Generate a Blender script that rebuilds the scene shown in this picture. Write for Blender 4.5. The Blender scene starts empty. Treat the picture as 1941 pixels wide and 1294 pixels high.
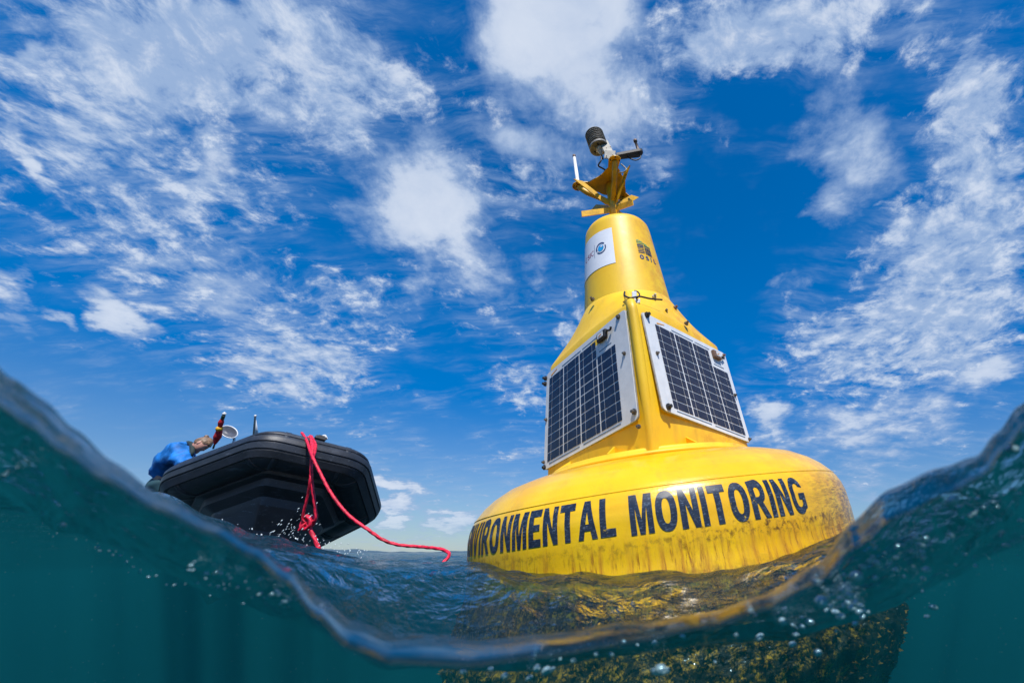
import bpy, bmesh, math, random
from math import sin, cos, tan, pi, radians as R, sqrt, atan2, hypot, exp
from mathutils import Vector, Matrix, noise
random.seed(7)
S = bpy.context.scene
COL = S.collection

# ------------------------------------------------------------------ camera, sky, sun, exposure
CAMZ, PITCH, FPX = 0.12, 0.464, 800.0
cd = bpy.data.cameras.new('camera')
cam = bpy.data.objects.new('camera', cd); COL.objects.link(cam); S.camera = cam
cam.location = (0, 0, CAMZ); cam.rotation_euler = (pi/2 + PITCH, 0, 0)
cd.sensor_width = 36; cd.lens = 36*FPX/1941; cd.shift_x = -(1200-970.5)/1941
cd.clip_start = 0.01; cd.clip_end = 20000
cd.dof.use_dof = True; cd.dof.focus_distance = 3.1; cd.dof.aperture_fstop = cd.lens/4.4
SUN_EL, SUN_AZ = R(57), R(170)          # azimuth measured clockwise from +Y (behind the camera)
SUN_DIR = Vector((sin(SUN_AZ)*cos(SUN_EL), cos(SUN_AZ)*cos(SUN_EL), sin(SUN_EL)))
sl = bpy.data.lights.new('sun', 'SUN'); sl.energy = 5.0; sl.angle = R(0.5); sl.color = (1.0, .955, .88)
so = bpy.data.objects.new('sun', sl); COL.objects.link(so)
so.rotation_euler = (-SUN_DIR).to_track_quat('-Z', 'Y').to_euler(); so.location = (0, -5, 12)
S.view_settings.view_transform = 'Standard'; S.view_settings.look = 'None'
S.view_settings.exposure = 0.1; S.view_settings.gamma = 1; S.view_settings.use_curve_mapping = False
S.cycles.use_denoising = True
S.cycles.max_bounces = 8; S.cycles.volume_bounces = 2; S.cycles.transparent_max_bounces = 12
S.cycles.caustics_reflective = False; S.cycles.caustics_refractive = False
S.cycles.sample_clamp_indirect = 6

def pray(px, py):
    a = (px-1200)/FPX; b = -(py-647)/FPX; c, s = cos(PITCH), sin(PITCH)
    return Vector((a, c-b*s, s+b*c))
def at(px, py, d): return Vector((0, 0, CAMZ)) + pray(px, py)*d   # point at depth d along the view

class NT:
    """small helper for node trees"""
    def __init__(s, tree): s.t = tree; s.n = tree.nodes; s.l = tree.links
    def node(s, typ, ins=None, **kw):
        n = s.n.new(typ)
        for k, v in kw.items(): setattr(n, k, v)
        for k, v in (ins or {}).items():
            if isinstance(v, bpy.types.NodeSocket): s.l.new(v, n.inputs[k])
            else: n.inputs[k].default_value = v
        return n
    def m(s, op, a, b=0.0, c=None, clamp=False):
        n = s.node('ShaderNodeMath', {0: a, 1: b}, operation=op, use_clamp=clamp)
        if c is not None:
            if isinstance(c, bpy.types.NodeSocket): s.l.new(c, n.inputs[2])
            else: n.inputs[2].default_value = c
        return n.outputs[0]
    def v(s, op, a, b=None, out=0):
        ins = {0: a}
        if b is not None: ins[1] = b
        n = s.node('ShaderNodeVectorMath', ins, operation=op); return n.outputs[out]
    def dot(s, a, b): return s.v('DOT_PRODUCT', a, b, 'Value')
    def ss(s, x, lo, hi, a=0., b=1.):
        return s.node('ShaderNodeMapRange', {'Value': x, 'From Min': lo, 'From Max': hi, 'To Min': a, 'To Max': b}, interpolation_type='SMOOTHSTEP').outputs[0]
    def noise(s, vec, scale, detail=4, rough=.5, dist=0.):
        return s.node('ShaderNodeTexNoise', {'Vector': vec, 'Scale': scale, 'Detail': detail, 'Roughness': rough, 'Distortion': dist}).outputs['Fac']
    def mix(s, f, a, b):
        n = s.node('ShaderNodeMix', data_type='RGBA')
        for k, v in ((0, f), (6, a), (7, b)):
            if isinstance(v, bpy.types.NodeSocket): s.l.new(v, n.inputs[k])
            else: n.inputs[k].default_value = v if k == 0 else (*v, 1)[:4]
        return n.outputs[2]
    def scale(s, vec, x, y, z):
        return s.v('MULTIPLY', vec, (x, y, z))

# ---- world: Nishita sky with procedural clouds laid out by direction
W = bpy.data.worlds.new('World'); S.world = W; W.use_nodes = True
W.cycles.sampling_method = 'MANUAL'; W.cycles.sample_map_resolution = 1024
w = NT(W.node_tree); w.n.clear()
sky = w.node('ShaderNodeTexSky', sky_type='NISHITA', sun_disc=False, sun_elevation=SUN_EL, sun_rotation=SUN_AZ,
             altitude=0, air_density=1.0, dust_density=0.1, ozone_density=3.0)
D = w.node('ShaderNodeTexCoord').outputs['Generated']
sx = w.node('ShaderNodeSeparateXYZ', {0: D})
zz = w.m('ADD', w.m('MAXIMUM', sx.outputs[2], 0.0), 0.22)
P = w.v('DIVIDE', D, w.node('ShaderNodeCombineXYZ', {0: zz, 1: zz, 2: zz}).outputs[0])
P = w.v('MULTIPLY', P, (1, 1, 0))
warp = w.node('ShaderNodeTexNoise', {'Vector': P, 'Scale': 3.0, 'Detail': 4}).outputs['Color']
PW = w.v('ADD', P, w.v('MULTIPLY', w.v('SUBTRACT', warp, (.5, .5, .5)), (.16, .16, 0)))
warp2 = w.node('ShaderNodeTexNoise', {'Vector': P, 'Scale': 1.9, 'Detail': 7, 'Roughness': .62}).outputs['Color']
DW = w.v('ADD', D, w.v('MULTIPLY', w.v('SUBTRACT', warp2, (.5, .5, .5)), (.30, .30, .30)))

def blob(px, py, rx, ry, rot=0, amp=1.0, vec=None):
    """an elliptical patch of sky round a direction; falls from amp at its heart to 0 at its edge"""
    c = pray(px, py).normalized()
    ca, sa = cos(R(rot)), sin(R(rot))
    U = pray(px+ca*rx, py+sa*rx).normalized() - c
    V = pray(px-sa*ry, py+ca*ry).normalized() - c
    N = U.cross(V)
    if N.length < 1e-9: N = c*1e-3
    # inverse of the [U V N] basis so that the patch is a unit disc
    Mi = Matrix((U, V, N.normalized()*min(U.length, V.length)*2)).transposed().inverted()
    q = w.v('SUBTRACT', vec or DW, tuple(c))
    a, b, d = (w.dot(q, tuple(Mi[i])) for i in range(3))
    L = w.v('LENGTH', w.node('ShaderNodeCombineXYZ', {0: a, 1: b, 2: d}).outputs[0], out='Value')
    return w.ss(L, 1.35, 0.0, 0.0, amp)
def union(blobs, vec=None):
    o = None
    for b in blobs:
        x = blob(*b, vec=vec)
        o = x if o is None else w.m('MAXIMUM', o, x)
    return o
def total(blobs, vec=None):
    o = None
    for b in blobs:
        x = blob(*b, vec=vec)
        o = x if o is None else w.m('ADD', o, x)
    return o
# soft, big cumulus patches
A = union([(780, 370, 175, 165, 20, 1.25), (860, 470, 190, 110, 40, .72), (800, 530, 110, 60, 60, .6),
           (1060, 40, 230, 170, 10, 1.25), (1110, 160, 260, 130, 20, .85), (1010, 250, 190, 80, 10, .6),
           (1600, 270, 130, 190, 12, .82), (1560, 400, 90, 90, 0, .6),
           (235, 590, 150, 62, 45, 1.0), (455, 560, 110, 110, 30, .8), (390, 330, 70, 100, 20, .72), (300, 250, 110, 120, 0, .6),
           (1840, 690, 130, 90, 0, .9), (1650, 800, 260, 110, -8, .72), (1470, 805, 75, 65, 0, .9), (1640, 900, 130, 60, 0, .6),
           (745, 920, 90, 55, 20, 1.05), (860, 990, 110, 48, 0, 1.0), (770, 1025, 150, 26, 5, .8),
           (25, 545, 110, 75, 50, .85), (15, 270, 60, 80, 0, .9), (75, 110, 60, 80, 0, .75), (130, 620, 120, 40, 45, .7),
           (1890, 480, 110, 260, 25, .55), (60, 660, 150, 60, 40, .55), (1500, 560, 80, 50, 0, .45), (1000, 500, 90, 60, 40, .55)])
# fields of small puffs and their gaps
B = total([(330, 90, 380, 170, -8, .8), (520, 40, 180, 60, -12, .35), (480, 190, 190, 140, 20, .5), (700, 110, 120, 90, 0, .5),
           (640, 220, 70, 90, 0, .5), (790, 170, 130, 80, 10, .45), (330, 400, 230, 160, 40, .5), (140, 330, 140, 160, 30, .4),
           (620, 690, 170, 110, 42, .75), (720, 590, 130, 60, 25, .6), (430, 640, 230, 90, 38, .35), (840, 480, 120, 80, 20, .25),
           (990, 740, 75, 60, 0, .75), (1085, 600, 50, 60, 0, .7), (1480, 50, 260, 110, -4, 1.0), (1310, 110, 120, 110, 0, .5),
           (1375, 235, 50, 45, 0, .65), (1265, 330, 45, 55, 0, .7), (1230, 230, 130, 80, 0, .35), (1820, 220, 80, 150, 15, .75), (1770, 70, 60, 80, 0, .3),
           (1780, 520, 210, 200, -35, .85), (1620, 660, 190, 110, -15, .8), (1900, 330, 100, 200, 10, .6), (1890, 100, 80, 130, 0, .4),
           (960, 860, 70, 25, 0, .5), (1010, 320, 110, 60, 0, .45), (930, 590, 110, 60, 30, .2),
           (1420, 400, 200, 260, 12, -.55), (1340, 600, 120, 150, 0, -.4), (640, 320, 70, 60, 0, -.3), (1440, 170, 130, 60, 0, -.5),
           (870, 720, 150, 160, 0, -.25), (1150, 450, 70, 90, 0, -.3), (230, 780, 260, 130, 30, -.35), (560, 50, 30, 30, 0, -.3)])
fA = w.noise(PW, 6.0, 8, .62)
fA2 = w.noise(PW, 2.6, 3, .5)
A = w.m('MINIMUM', w.m('MULTIPLY', A, 1.12), 1.05)
fA3 = w.noise(PW, 19.0, 7, .62)
dA = w.ss(w.m('ADD', w.m('ADD', A, w.m('MULTIPLY', w.m('SUBTRACT', fA, .5), 1.25)), w.m('MULTIPLY', w.m('SUBTRACT', fA3, .5), .35)), .36, .92)
fB = w.noise(PW, 15.0, 8, .66, .05)
fB2 = w.noise(P, 5.0, 4, .55)
cov = w.m('ADD', w.m('MULTIPLY', w.m('SUBTRACT', fB2, .5), 1.3), B)
dB = w.ss(w.m('ADD', w.m('MULTIPLY', w.m('SUBTRACT', fB, .5), 2.6), cov), .14, .84)
# thin veils
st = w.scale(w.v('ADD', P, (.0, .0, 0)), 1.0, 1.0, 1)
rot = w.node('ShaderNodeMapping', {'Vector': PW, 'Rotation': (0, 0, R(38)), 'Scale': (2.0, 9.0, 1)}).outputs[0]
fC = w.noise(rot, 2.2, 8, .66)
veil = w.m('MULTIPLY', w.ss(fC, .38, .80), .7)
veil = w.m('MULTIPLY', veil, w.ss(w.m('ADD', fB2, w.m('MULTIPLY', B, .5)), .30, .75))
ntot = w.m('SUBTRACT', 1.0, w.m('MULTIPLY', w.m('MULTIPLY', w.m('SUBTRACT', 1.0, w.m('MULTIPLY', dA, .93)), w.m('SUBTRACT', 1.0, w.m('MULTIPLY', dB, .88))), w.m('SUBTRACT', 1.0, veil)))
hz = w.ss(sx.outputs[2], -.01, .10)
ntot = w.m('MULTIPLY', ntot, w.m('ADD', .35, w.m('MULTIPLY', hz, .65)))
thick = w.ss(w.m('ADD', w.m('MULTIPLY', dA, A), w.m('MULTIPLY', w.m('SUBTRACT', w.m('ADD', w.m('MULTIPLY', fA2, .5), w.m('MULTIPLY', fA, .5)), .5), 2.0)), .30, 1.30)
bright = w.m('MAXIMUM', w.m('MULTIPLY', dB, w.ss(fB, .45, .72)), thick)
cl = w.mix(bright, (2.6, 3.6, 5.4), (5.2, 5.75, 6.7))
# clear-sky colour: the sky model, deepened as a polarised, saturated picture shows it
satv = w.ss(sx.outputs[2], -.02, .35, .95, 1.55)
hs = w.node('ShaderNodeHueSaturation', {'Saturation': satv, 'Value': 1.0, 'Hue': .5, 'Color': sky.outputs[0]}).outputs[0]
hs = w.v('MULTIPLY', hs, (.95, 1.20, 1.28))
lowf = w.ss(sx.outputs[2], 0.0, .60, .42, .95)
hs = w.v('MULTIPLY', hs, w.node('ShaderNodeCombineXYZ', {0: lowf, 1: lowf, 2: w.m('POWER', lowf, .75)}).outputs[0])
colr = w.mix(ntot, (0, 0, 0), (0, 0, 0)); mixn = w.n[-1]
w.l.new(hs, mixn.inputs[6]); w.l.new(cl, mixn.inputs[7])
bg = w.node('ShaderNodeBackground', {'Color': mixn.outputs[2], 'Strength': .125})
wo = w.node('ShaderNodeOutputWorld'); w.l.new(bg.outputs[0], wo.inputs[0])

# ------------------------------------------------------------------ materials
def newmat(name):
    m = bpy.data.materials.new(name); m.use_nodes = True
    t = NT(m.node_tree); t.n.clear()
    t.out = t.node('ShaderNodeOutputMaterial')
    return m, t
def princ(t, col, rough=.5, metal=0., bump=None, spec=.5, coat=0.):
    p = t.node('ShaderNodeBsdfPrincipled', {'Base Color': col if isinstance(col, bpy.types.NodeSocket) else (*col, 1), 'Roughness': rough, 'Metallic': metal,
               'Specular IOR Level': spec, 'Coat Weight': coat})
    if bump is not None:
        h, st_, di = bump
        b = t.node('ShaderNodeBump', {'Height': h, 'Strength': st_, 'Distance': di}); t.l.new(b.outputs[0], p.inputs['Normal'])
    t.l.new(p.outputs[0], t.out.inputs[0]); return p
def simple(name, col, rough=.5, metal=0., var=.18, sc=14, bump=.15, coat=0.):
    m, t = newmat(name); o = t.node('ShaderNodeTexCoord').outputs['Object']
    n = t.noise(o, sc, 6, .6); n2 = t.noise(o, sc*5, 4, .6)
    c = t.mix(t.ss(n, .3, .7), tuple(x*(1-var) for x in col), tuple(min(1, x*(1+var)) for x in col))
    r = t.m('ADD', rough-.06, t.m('MULTIPLY', n2, .12))
    princ(t, c, r, metal, (n2, bump, .002), coat=coat); return m

# yellow paint of the buoy: speckles, orange staining on one side, brown waterline scum and streaks
def yellow(name, float_part=False):
    m, t = newmat(name); o = t.node('ShaderNodeTexCoord').outputs['Object']
    s = t.node('ShaderNodeSeparateXYZ', {0: o})
    big = t.noise(o, 2.2, 5, .55); fine = t.noise(o, 60, 5, .65); mid = t.noise(o, 13, 6, .65)
    c = t.mix(t.ss(big, .3, .72), (.93, .58, .008) if float_part else (.93, .60, .022), (.88, .46, .003) if float_part else (.89, .51, .008))
    az = t.m('ARCTAN2', s.outputs[0], t.m('MULTIPLY', s.outputs[1], -1.0))
    side = t.ss(az, .15, .95)
    c = t.mix(t.m('MULTIPLY', t.m('MULTIPLY', side, t.ss(mid, .32, .7)), .9), c, (.72, .33, .02))
    sp = t.m('MULTIPLY', t.ss(fine, .63, .70), t.m('ADD', .10, t.m('MULTIPLY', side, t.ss(mid, .5, .75))))
    c = t.mix(sp, c, (.22, .10, .02))
    grime = t.m('MULTIPLY', t.ss(t.noise(t.scale(o, 1, 1, .25), 9, 6, .7), .45, .78), .50)
    c = t.mix(grime, c, (.50, .30, .03))
    if float_part:
        stv = t.noise(t.scale(o, 1, 1, .06), 26, 6, .72)           # vertical runs
        low = t.ss(s.outputs[2], .16, .02)                          # fades in below the lettering
        zl = t.m('ADD', s.outputs[2], t.m('MULTIPLY', t.m('SUBTRACT', mid, .5), .16))
        band = t.m('MULTIPLY', t.ss(zl, .135, .105), t.ss(zl, .045, .10))
        runs = t.m('MULTIPLY', low, t.ss(stv, .44, .70))
        c = t.mix(t.m('MULTIPLY', runs, .9), c, (.48, .18, .006))
        c = t.mix(t.m('MULTIPLY', low, t.ss(t.noise(t.scale(o, 1, 1, .09), 60, 5, .75), .5, .68)), c, (.30, .10, .006))
        bn = t.m('MULTIPLY', band, t.ss(t.noise(o, 34, 6, .75), .45, .62))
        c = t.mix(t.m('MULTIPLY', bn, t.m('ADD', .50, t.m('MULTIPLY', t.ss(az, -.2, .4), .5))), c, (.12, .05, .008))
        # heavier, diagonal growth at the right end
        d2 = t.noise(t.node('ShaderNodeMapping', {'Vector': o, 'Rotation': (0, R(-40), 0), 'Scale': (1, 1, 5)}).outputs[0], 16, 7, .74)
        rt = t.m('MULTIPLY', t.ss(az, .42, .85), t.ss(s.outputs[2], .38, .20))
        c = t.mix(t.m('MULTIPLY', t.m('MULTIPLY', rt, t.ss(d2, .40, .62)), .85), c, (.16, .07, .012))
        # fouled below the waterline
        un = t.ss(t.m('ADD', s.outputs[2], t.m('MULTIPLY', t.m('SUBTRACT', mid, .5), .12)), -.01, -.09)
        al = t.noise(o, 22, 8, .8); 
        fo = t.mix(t.ss(t.m('ADD', al, t.m('MULTIPLY', t.ss(az, .2, .9), -.09)), .46, .58), (.020, .012, .005), (.95, .42, .012))
        fo = t.mix(t.ss(t.noise(o, 70, 4, .7), .45, .6), fo, (.05, .035, .012))
        c = t.mix(un, c, fo)
        rg = t.m('ADD', .26, t.m('MULTIPLY', t.m('ADD', un, runs), .3))
        princ(t, c, rg, 0, (t.m('ADD', t.m('MULTIPLY', fine, .3), t.m('MULTIPLY', al, un)), .5, .006), coat=.15)
    else:
        princ(t, c, t.m('ADD', .40, t.m('MULTIPLY', mid, .15)), 0, (t.m('ADD', fine, mid), .12, .003), coat=.05)
    return m
M_yel = yellow('yellow_paint'); M_float = yellow('float_paint', True)
M_steel = simple('yellow_steel', (.74, .40, .008), .42, 0, .28, 9)
M_white = simple('white_board', (.74, .76, .78), .35, 0, .06)
M_label = simple('label_vinyl', (.80, .82, .86), .4, 0, .03)
M_black = simple('black_plastic', (.02, .02, .022), .6)
M_bolt = simple('bolt_metal', (.16, .14, .12), .4, .6)
M_brown = simple('aged_plastic', (.20, .12, .08), .5)
M_grey = simple('grey_plastic', (.32, .30, .27), .5, 0, .3, 20)
M_alu = simple('aluminium', (.36, .34, .29), .6, 0)
M_cable = simple('cable_rubber', (.012, .012, .014), .5)
M_ant = simple('antenna_white', (.75, .74, .72), .35)
M_orange = simple('orange_print', (.8, .35, .02), .5)
M_navy = simple('navy_print', (.02, .05, .16), .45)
M_blue = simple('blue_print', (.02, .33, .68), .3)
M_green = simple('green_print', (.20, .42, .18), .5)
M_maroon = simple('maroon_print', (.28, .04, .08), .5)
M_line = simple('print_line', (.10, .17, .28), .5)
def letter_mat():
    m, t = newmat('letter_vinyl'); o = t.node('ShaderNodeTexCoord').outputs['Object']
    n = t.noise(o, 30, 8, .78); k = t.noise(o, 4.5, 3, .5)
    sc = t.m('MULTIPLY', t.ss(n, .60, .66), t.ss(k, .50, .62))
    c = t.mix(t.ss(t.noise(o, 12, 5, .6), .3, .7), (.010, .016, .034), (.022, .032, .055))
    n3 = t.noise(t.scale(o, 1, 1, 3), 45, 7, .8)
    c = t.mix(t.m('MULTIPLY', t.ss(n3, .52, .66), .55), c, (.25, .32, .42))
    c = t.mix(sc, c, (.70, .45, .03))
    princ(t, c, .35, 0, (n, .1, .002)); return m
M_letter = letter_mat()
def cell_mat(name, a, b, rough):
    m, t = newmat(name); o = t.node('ShaderNodeTexCoord').outputs['Object']
    wv = t.node('ShaderNodeTexWave', {'Vector': o, 'Scale': 60., 'Distortion': 0.}, bands_direction='Z').outputs['Fac']
    n = t.noise(o, 18, 4, .6); sp = t.noise(o, 130, 3, .6)
    c = t.mix(t.ss(n, .3, .7), a, b)
    c = t.mix(t.m('MULTIPLY', t.ss(wv, .7, 1.), .12), c, (.25, .28, .33))
    c = t.mix(t.m('MULTIPLY', t.ss(sp, .70, .74), .7), c, (.45, .5, .58))
    princ(t, c, rough, 0, None, .35, 0); return m
M_cellL = cell_mat('solar_cell_blue', (.006, .014, .045), (.009, .024, .075), .2)
M_cellR = cell_mat('solar_cell_grey', (.020, .022, .040), (.034, .034, .055), .35)
def rubber(name, col, scuff):
    m, t = newmat(name); o = t.node('ShaderNodeTexCoord').outputs['Object']
    n = t.noise(o, 5, 6, .6); st_ = t.noise(t.node('ShaderNodeMapping', {'Vector': o, 'Rotation': (0, 0, R(45)), 'Scale': (1, 7, 9)}).outputs[0], 3.2, 8, .74)
    c = t.mix(t.ss(n, .3, .7), tuple(x*.7 for x in col), tuple(x*1.4 for x in col))
    c = t.mix(t.m('MULTIPLY', t.ss(st_, .56, .70), scuff), c, (.16, .19, .24))
    c = t.mix(t.m('MULTIPLY', t.ss(t.noise(o, 38, 6, .8), .64, .70), scuff), c, (.35, .38, .42))
    princ(t, c, t.m('ADD', .34, t.m('MULTIPLY', n, .25)), 0, (t.noise(o, 90, 4, .6), .25, .003)); return m
M_rib = rubber('black_hypalon', (.017, .022, .032), .55)
M_ribdk = rubber('black_hull', (.012, .016, .024), .5)
M_strake = rubber('strake_rubber', (.022, .027, .038), .5)
M_red = simple('red_rope', (.70, .010, .045), .55, 0, .45, 26, .5)
M_shirt = simple('blue_shirt', (.004, .16, .52), .7, 0, .35, 6, .3)
M_collar = simple('dark_collar', (.015, .03, .03), .8)
M_skin = simple('skin', (.55, .27, .20), .5, 0, .1)
M_hair = simple('brown_hair', (.20, .12, .07), .5, 0, .6, 30, .6)
M_trous = simple('teal_trousers', (.015, .06, .08), .8)
M_inner = simple('white_vest', (.6, .6, .7), .8)
M_clothred = simple('red_cloth', (.55, .015, .02), .7)
M_clothyel = simple('yellow_cloth', (.75, .4, .02), .7)
M_spray = simple('spray_white', (.75, .85, .9), .2)
M_mirr = simple('lamp_glass', (.10, .11, .14), .25, 0, .4, 8)
M_dark = simple('dark_cloth', (.015, .03, .02), .7)

# ------------------------------------------------------------------ mesh helpers
def link(name, me, mat, parent=None, smooth=False, label=None):
    o = bpy.data.objects.new(name, me); COL.objects.link(o)
    if mat and not me.materials: me.materials.append(mat)
    if smooth:
        for p in me.polygons: p.use_smooth = True
    if parent: o.parent = parent
    if label: o['label'] = label
    return o
def mesh(name, vs, fs, mat, parent=None, smooth=False, label=None):
    me = bpy.data.meshes.new(name); me.from_pydata([tuple(v) for v in vs], [], fs); me.update()
    bm = bmesh.new(); bm.from_mesh(me); bmesh.ops.recalc_face_normals(bm, faces=bm.faces); bm.to_mesh(me); bm.free()
    return link(name, me, mat, parent, smooth, label)
def thing(name, label, cat, loc=(0, 0, 0), group=None):
    o = bpy.data.objects.new(name, None); COL.objects.link(o); o.location = loc; o.empty_display_size = .1
    tag(o, label, cat, group); return o
def tag(o, label, cat, group=None):
    o['label'] = label; o['category'] = cat
    if group: o['group'] = group
    return o
def lathe(prof, n=96, wob=None):
    vs, fs = [], []
    for r, z in prof:
        for k in range(n):
            a = 2*pi*k/n; vs.append((r*cos(a), r*sin(a), z))
    for i in range(len(prof)-1):
        for k in range(n):
            k2 = (k+1) % n; fs.append((i*n+k, i*n+k2, (i+1)*n+k2, (i+1)*n+k))
    return vs, fs
def smoothpath(pts, sub=8):
    P_ = [Vector(p) for p in pts]; out = []
    for i in range(len(P_)-1):
        p0 = P_[max(i-1, 0)]; p1 = P_[i]; p2 = P_[i+1]; p3 = P_[min(i+2, len(P_)-1)]
        for k in range(sub):
            t = k/sub
            out.append(.5*((2*p1)+(p2-p0)*t+(2*p0-5*p1+4*p2-p3)*t*t+(3*p1-p0-3*p2+p3)*t**3))
    out.append(P_[-1]); return out
def tube(path, rad, n=10, cap=True):
    """tube round a path; rad is a number or one per point"""
    vs, fs = [], []; N = len(path); path = [Vector(p) for p in path]
    rr = rad if isinstance(rad, (list, tuple)) else [rad]*N
    up = None
    for i, p in enumerate(path):
        t = (path[min(i+1, N-1)]-path[max(i-1, 0)]).normalized()
        if up is None: up = t.orthogonal().normalized()
        up = (up - t*up.dot(t)).normalized(); s_ = t.cross(up)
        for k in range(n):
            a = 2*pi*k/n; vs.append(p+(up*cos(a)+s_*sin(a))*rr[i])
    for i in range(N-1):
        for k in range(n):
            k2 = (k+1) % n; fs.append((i*n+k, i*n+k2, (i+1)*n+k2, (i+1)*n+k))
    if cap: fs.append(tuple(range(n-1, -1, -1))); fs.append(tuple((N-1)*n+k for k in range(n)))
    return vs, fs
def box(c, X, Y, Z):
    """box at centre c with half-axis vectors"""
    c, X, Y, Z = Vector(c), Vector(X), Vector(Y), Vector(Z)
    vs = [c+X*a+Y*b+Z*d for d in (-1, 1) for b in (-1, 1) for a in (-1, 1)]
    return vs, [(0, 2, 3, 1), (4, 5, 7, 6), (0, 1, 5, 4), (2, 6, 7, 3), (0, 4, 6, 2), (1, 3, 7, 5)]
def join(*parts):
    V, Fc = [], []
    for v, f in parts:
        b = len(V); V += list(v); Fc += [tuple(i+b for i in q) for q in f]
    return V, Fc
def bevel(o, wd, seg=2):
    b = o.modifiers.new('bevel', 'BEVEL'); b.width = wd; b.segments = seg; b.limit_method = 'ANGLE'; return o

# ------------------------------------------------------------------ water: one closed body round the pocket of air of the lens port
def el_az(px, py):
    d = pray(px, py); return atan2(d.x, d.y), atan2(d.z, hypot(d.x, d.y))
def table(pts):
    t = sorted(el_az(*p) for p in pts)
    def f(a):
        if a <= t[0][0]:  # eases back to calm behind the camera
            k = min(1, (t[0][0]-a)/1.2); return t[0][1]*(1-k*k*(3-2*k))
        if a >= t[-1][0]:
            k = min(1, (a-t[-1][0])/1.2); return t[-1][1]*(1-k*k*(3-2*k))
        for (a0, e0), (a1, e1) in zip(t, t[1:]):
            if a <= a1:
                k = (a-a0)/(a1-a0); k = k*k*(3-2*k)*.5+k*.5; return e0+(e1-e0)*k
    return f
Dt = table([(-60, 705), (0, 755), (60, 795), (120, 845), (200, 900), (300, 958), (400, 1003), (480, 1048), (540, 1095), (600, 1165), (660, 1222), (740, 1252), (900, 1258), (1050, 1238),
            (1200, 1212), (1350, 1182), (1450, 1150), (1550, 1100), (1620, 1030), (1700, 972), (1800, 925), (1860, 895), (1900, 845), (1941, 795), (2010, 740)])
Bt = table([(-60, 880), (0, 930), (120, 1010), (300, 1075), (450, 1130), (600, 1185), (740, 1262), (900, 1268), (1050, 1250), (1200, 1232), (1350, 1215),
            (1500, 1205), (1600, 1190), (1700, 1160), (1800, 1110), (1941, 1040), (2010, 1000)])
Tt = table([(-60, 860), (0, 880), (150, 915), (300, 945), (400, 985), (500, 1022), (600, 1050), (700, 1064), (870, 1070), (1000, 1084), (1150, 1092), (1300, 1090), (1400, 1078), (1500, 1052),
            (1560, 1030), (1620, 1010), (1700, 985), (1800, 960), (1941, 930), (2010, 920)])
R0 = .35
AZ_ = [el_az(x, 1150)[0] for x in (560, 700, 1500, 1640)]
def ramp(x, a, b): x = min(1, max(0, (x-a)/(b-a))); return x*x*(3-2*x)
def surf(a, r):
    D_, B_, T_ = Dt(a), Bt(a), Tt(a)
    wc = ramp(a, AZ_[0], AZ_[1])*(1-ramp(a, AZ_[2], AZ_[3]))
    lr = math.log(r)
    keys = [(R0, r*0+R0*tan(D_)), (.50, .50*tan(D_+.014+wc*.10*(T_-D_))), (.8, .8*tan(B_)), (1.2, 1.2*tan(min(T_, .06)-.008)), (2.4, 2.4*tan(min(T_, .085))), (4.2, 4.2*tan(min(T_, .085))*.35-.07), (8, -.12), (20, -.12), (4000, -.12)]
    for (r0, z0), (r1, z1) in zip(keys, keys[1:]):
        if r <= r1+1e-9:
            k = (math.log(max(r, r0))-math.log(r0))/(math.log(r1)-math.log(r0)); k = k*k*(3-2*k)
            z = z0+(z1-z0)*k; break
    x, y = r*sin(a), r*cos(a)
    f = min(1, (r-R0)/.22)
    z += f*(.024*noise.noise(Vector((x*2.6, y*3.4, 0)))+.022*noise.noise(Vector((x*6, y*7, 3)))+.0045*noise.noise(Vector((x*19, y*23, 5))))
    g = min(1, max(0, (r-2.5)/4))
    z += g*(.07*noise.noise(Vector((x*.5, y*.7, 9)))+.04*noise.noise(Vector((x*1.3, y*1.6, 2))))*min(1, 60/r)
    return CAMZ+z
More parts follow.
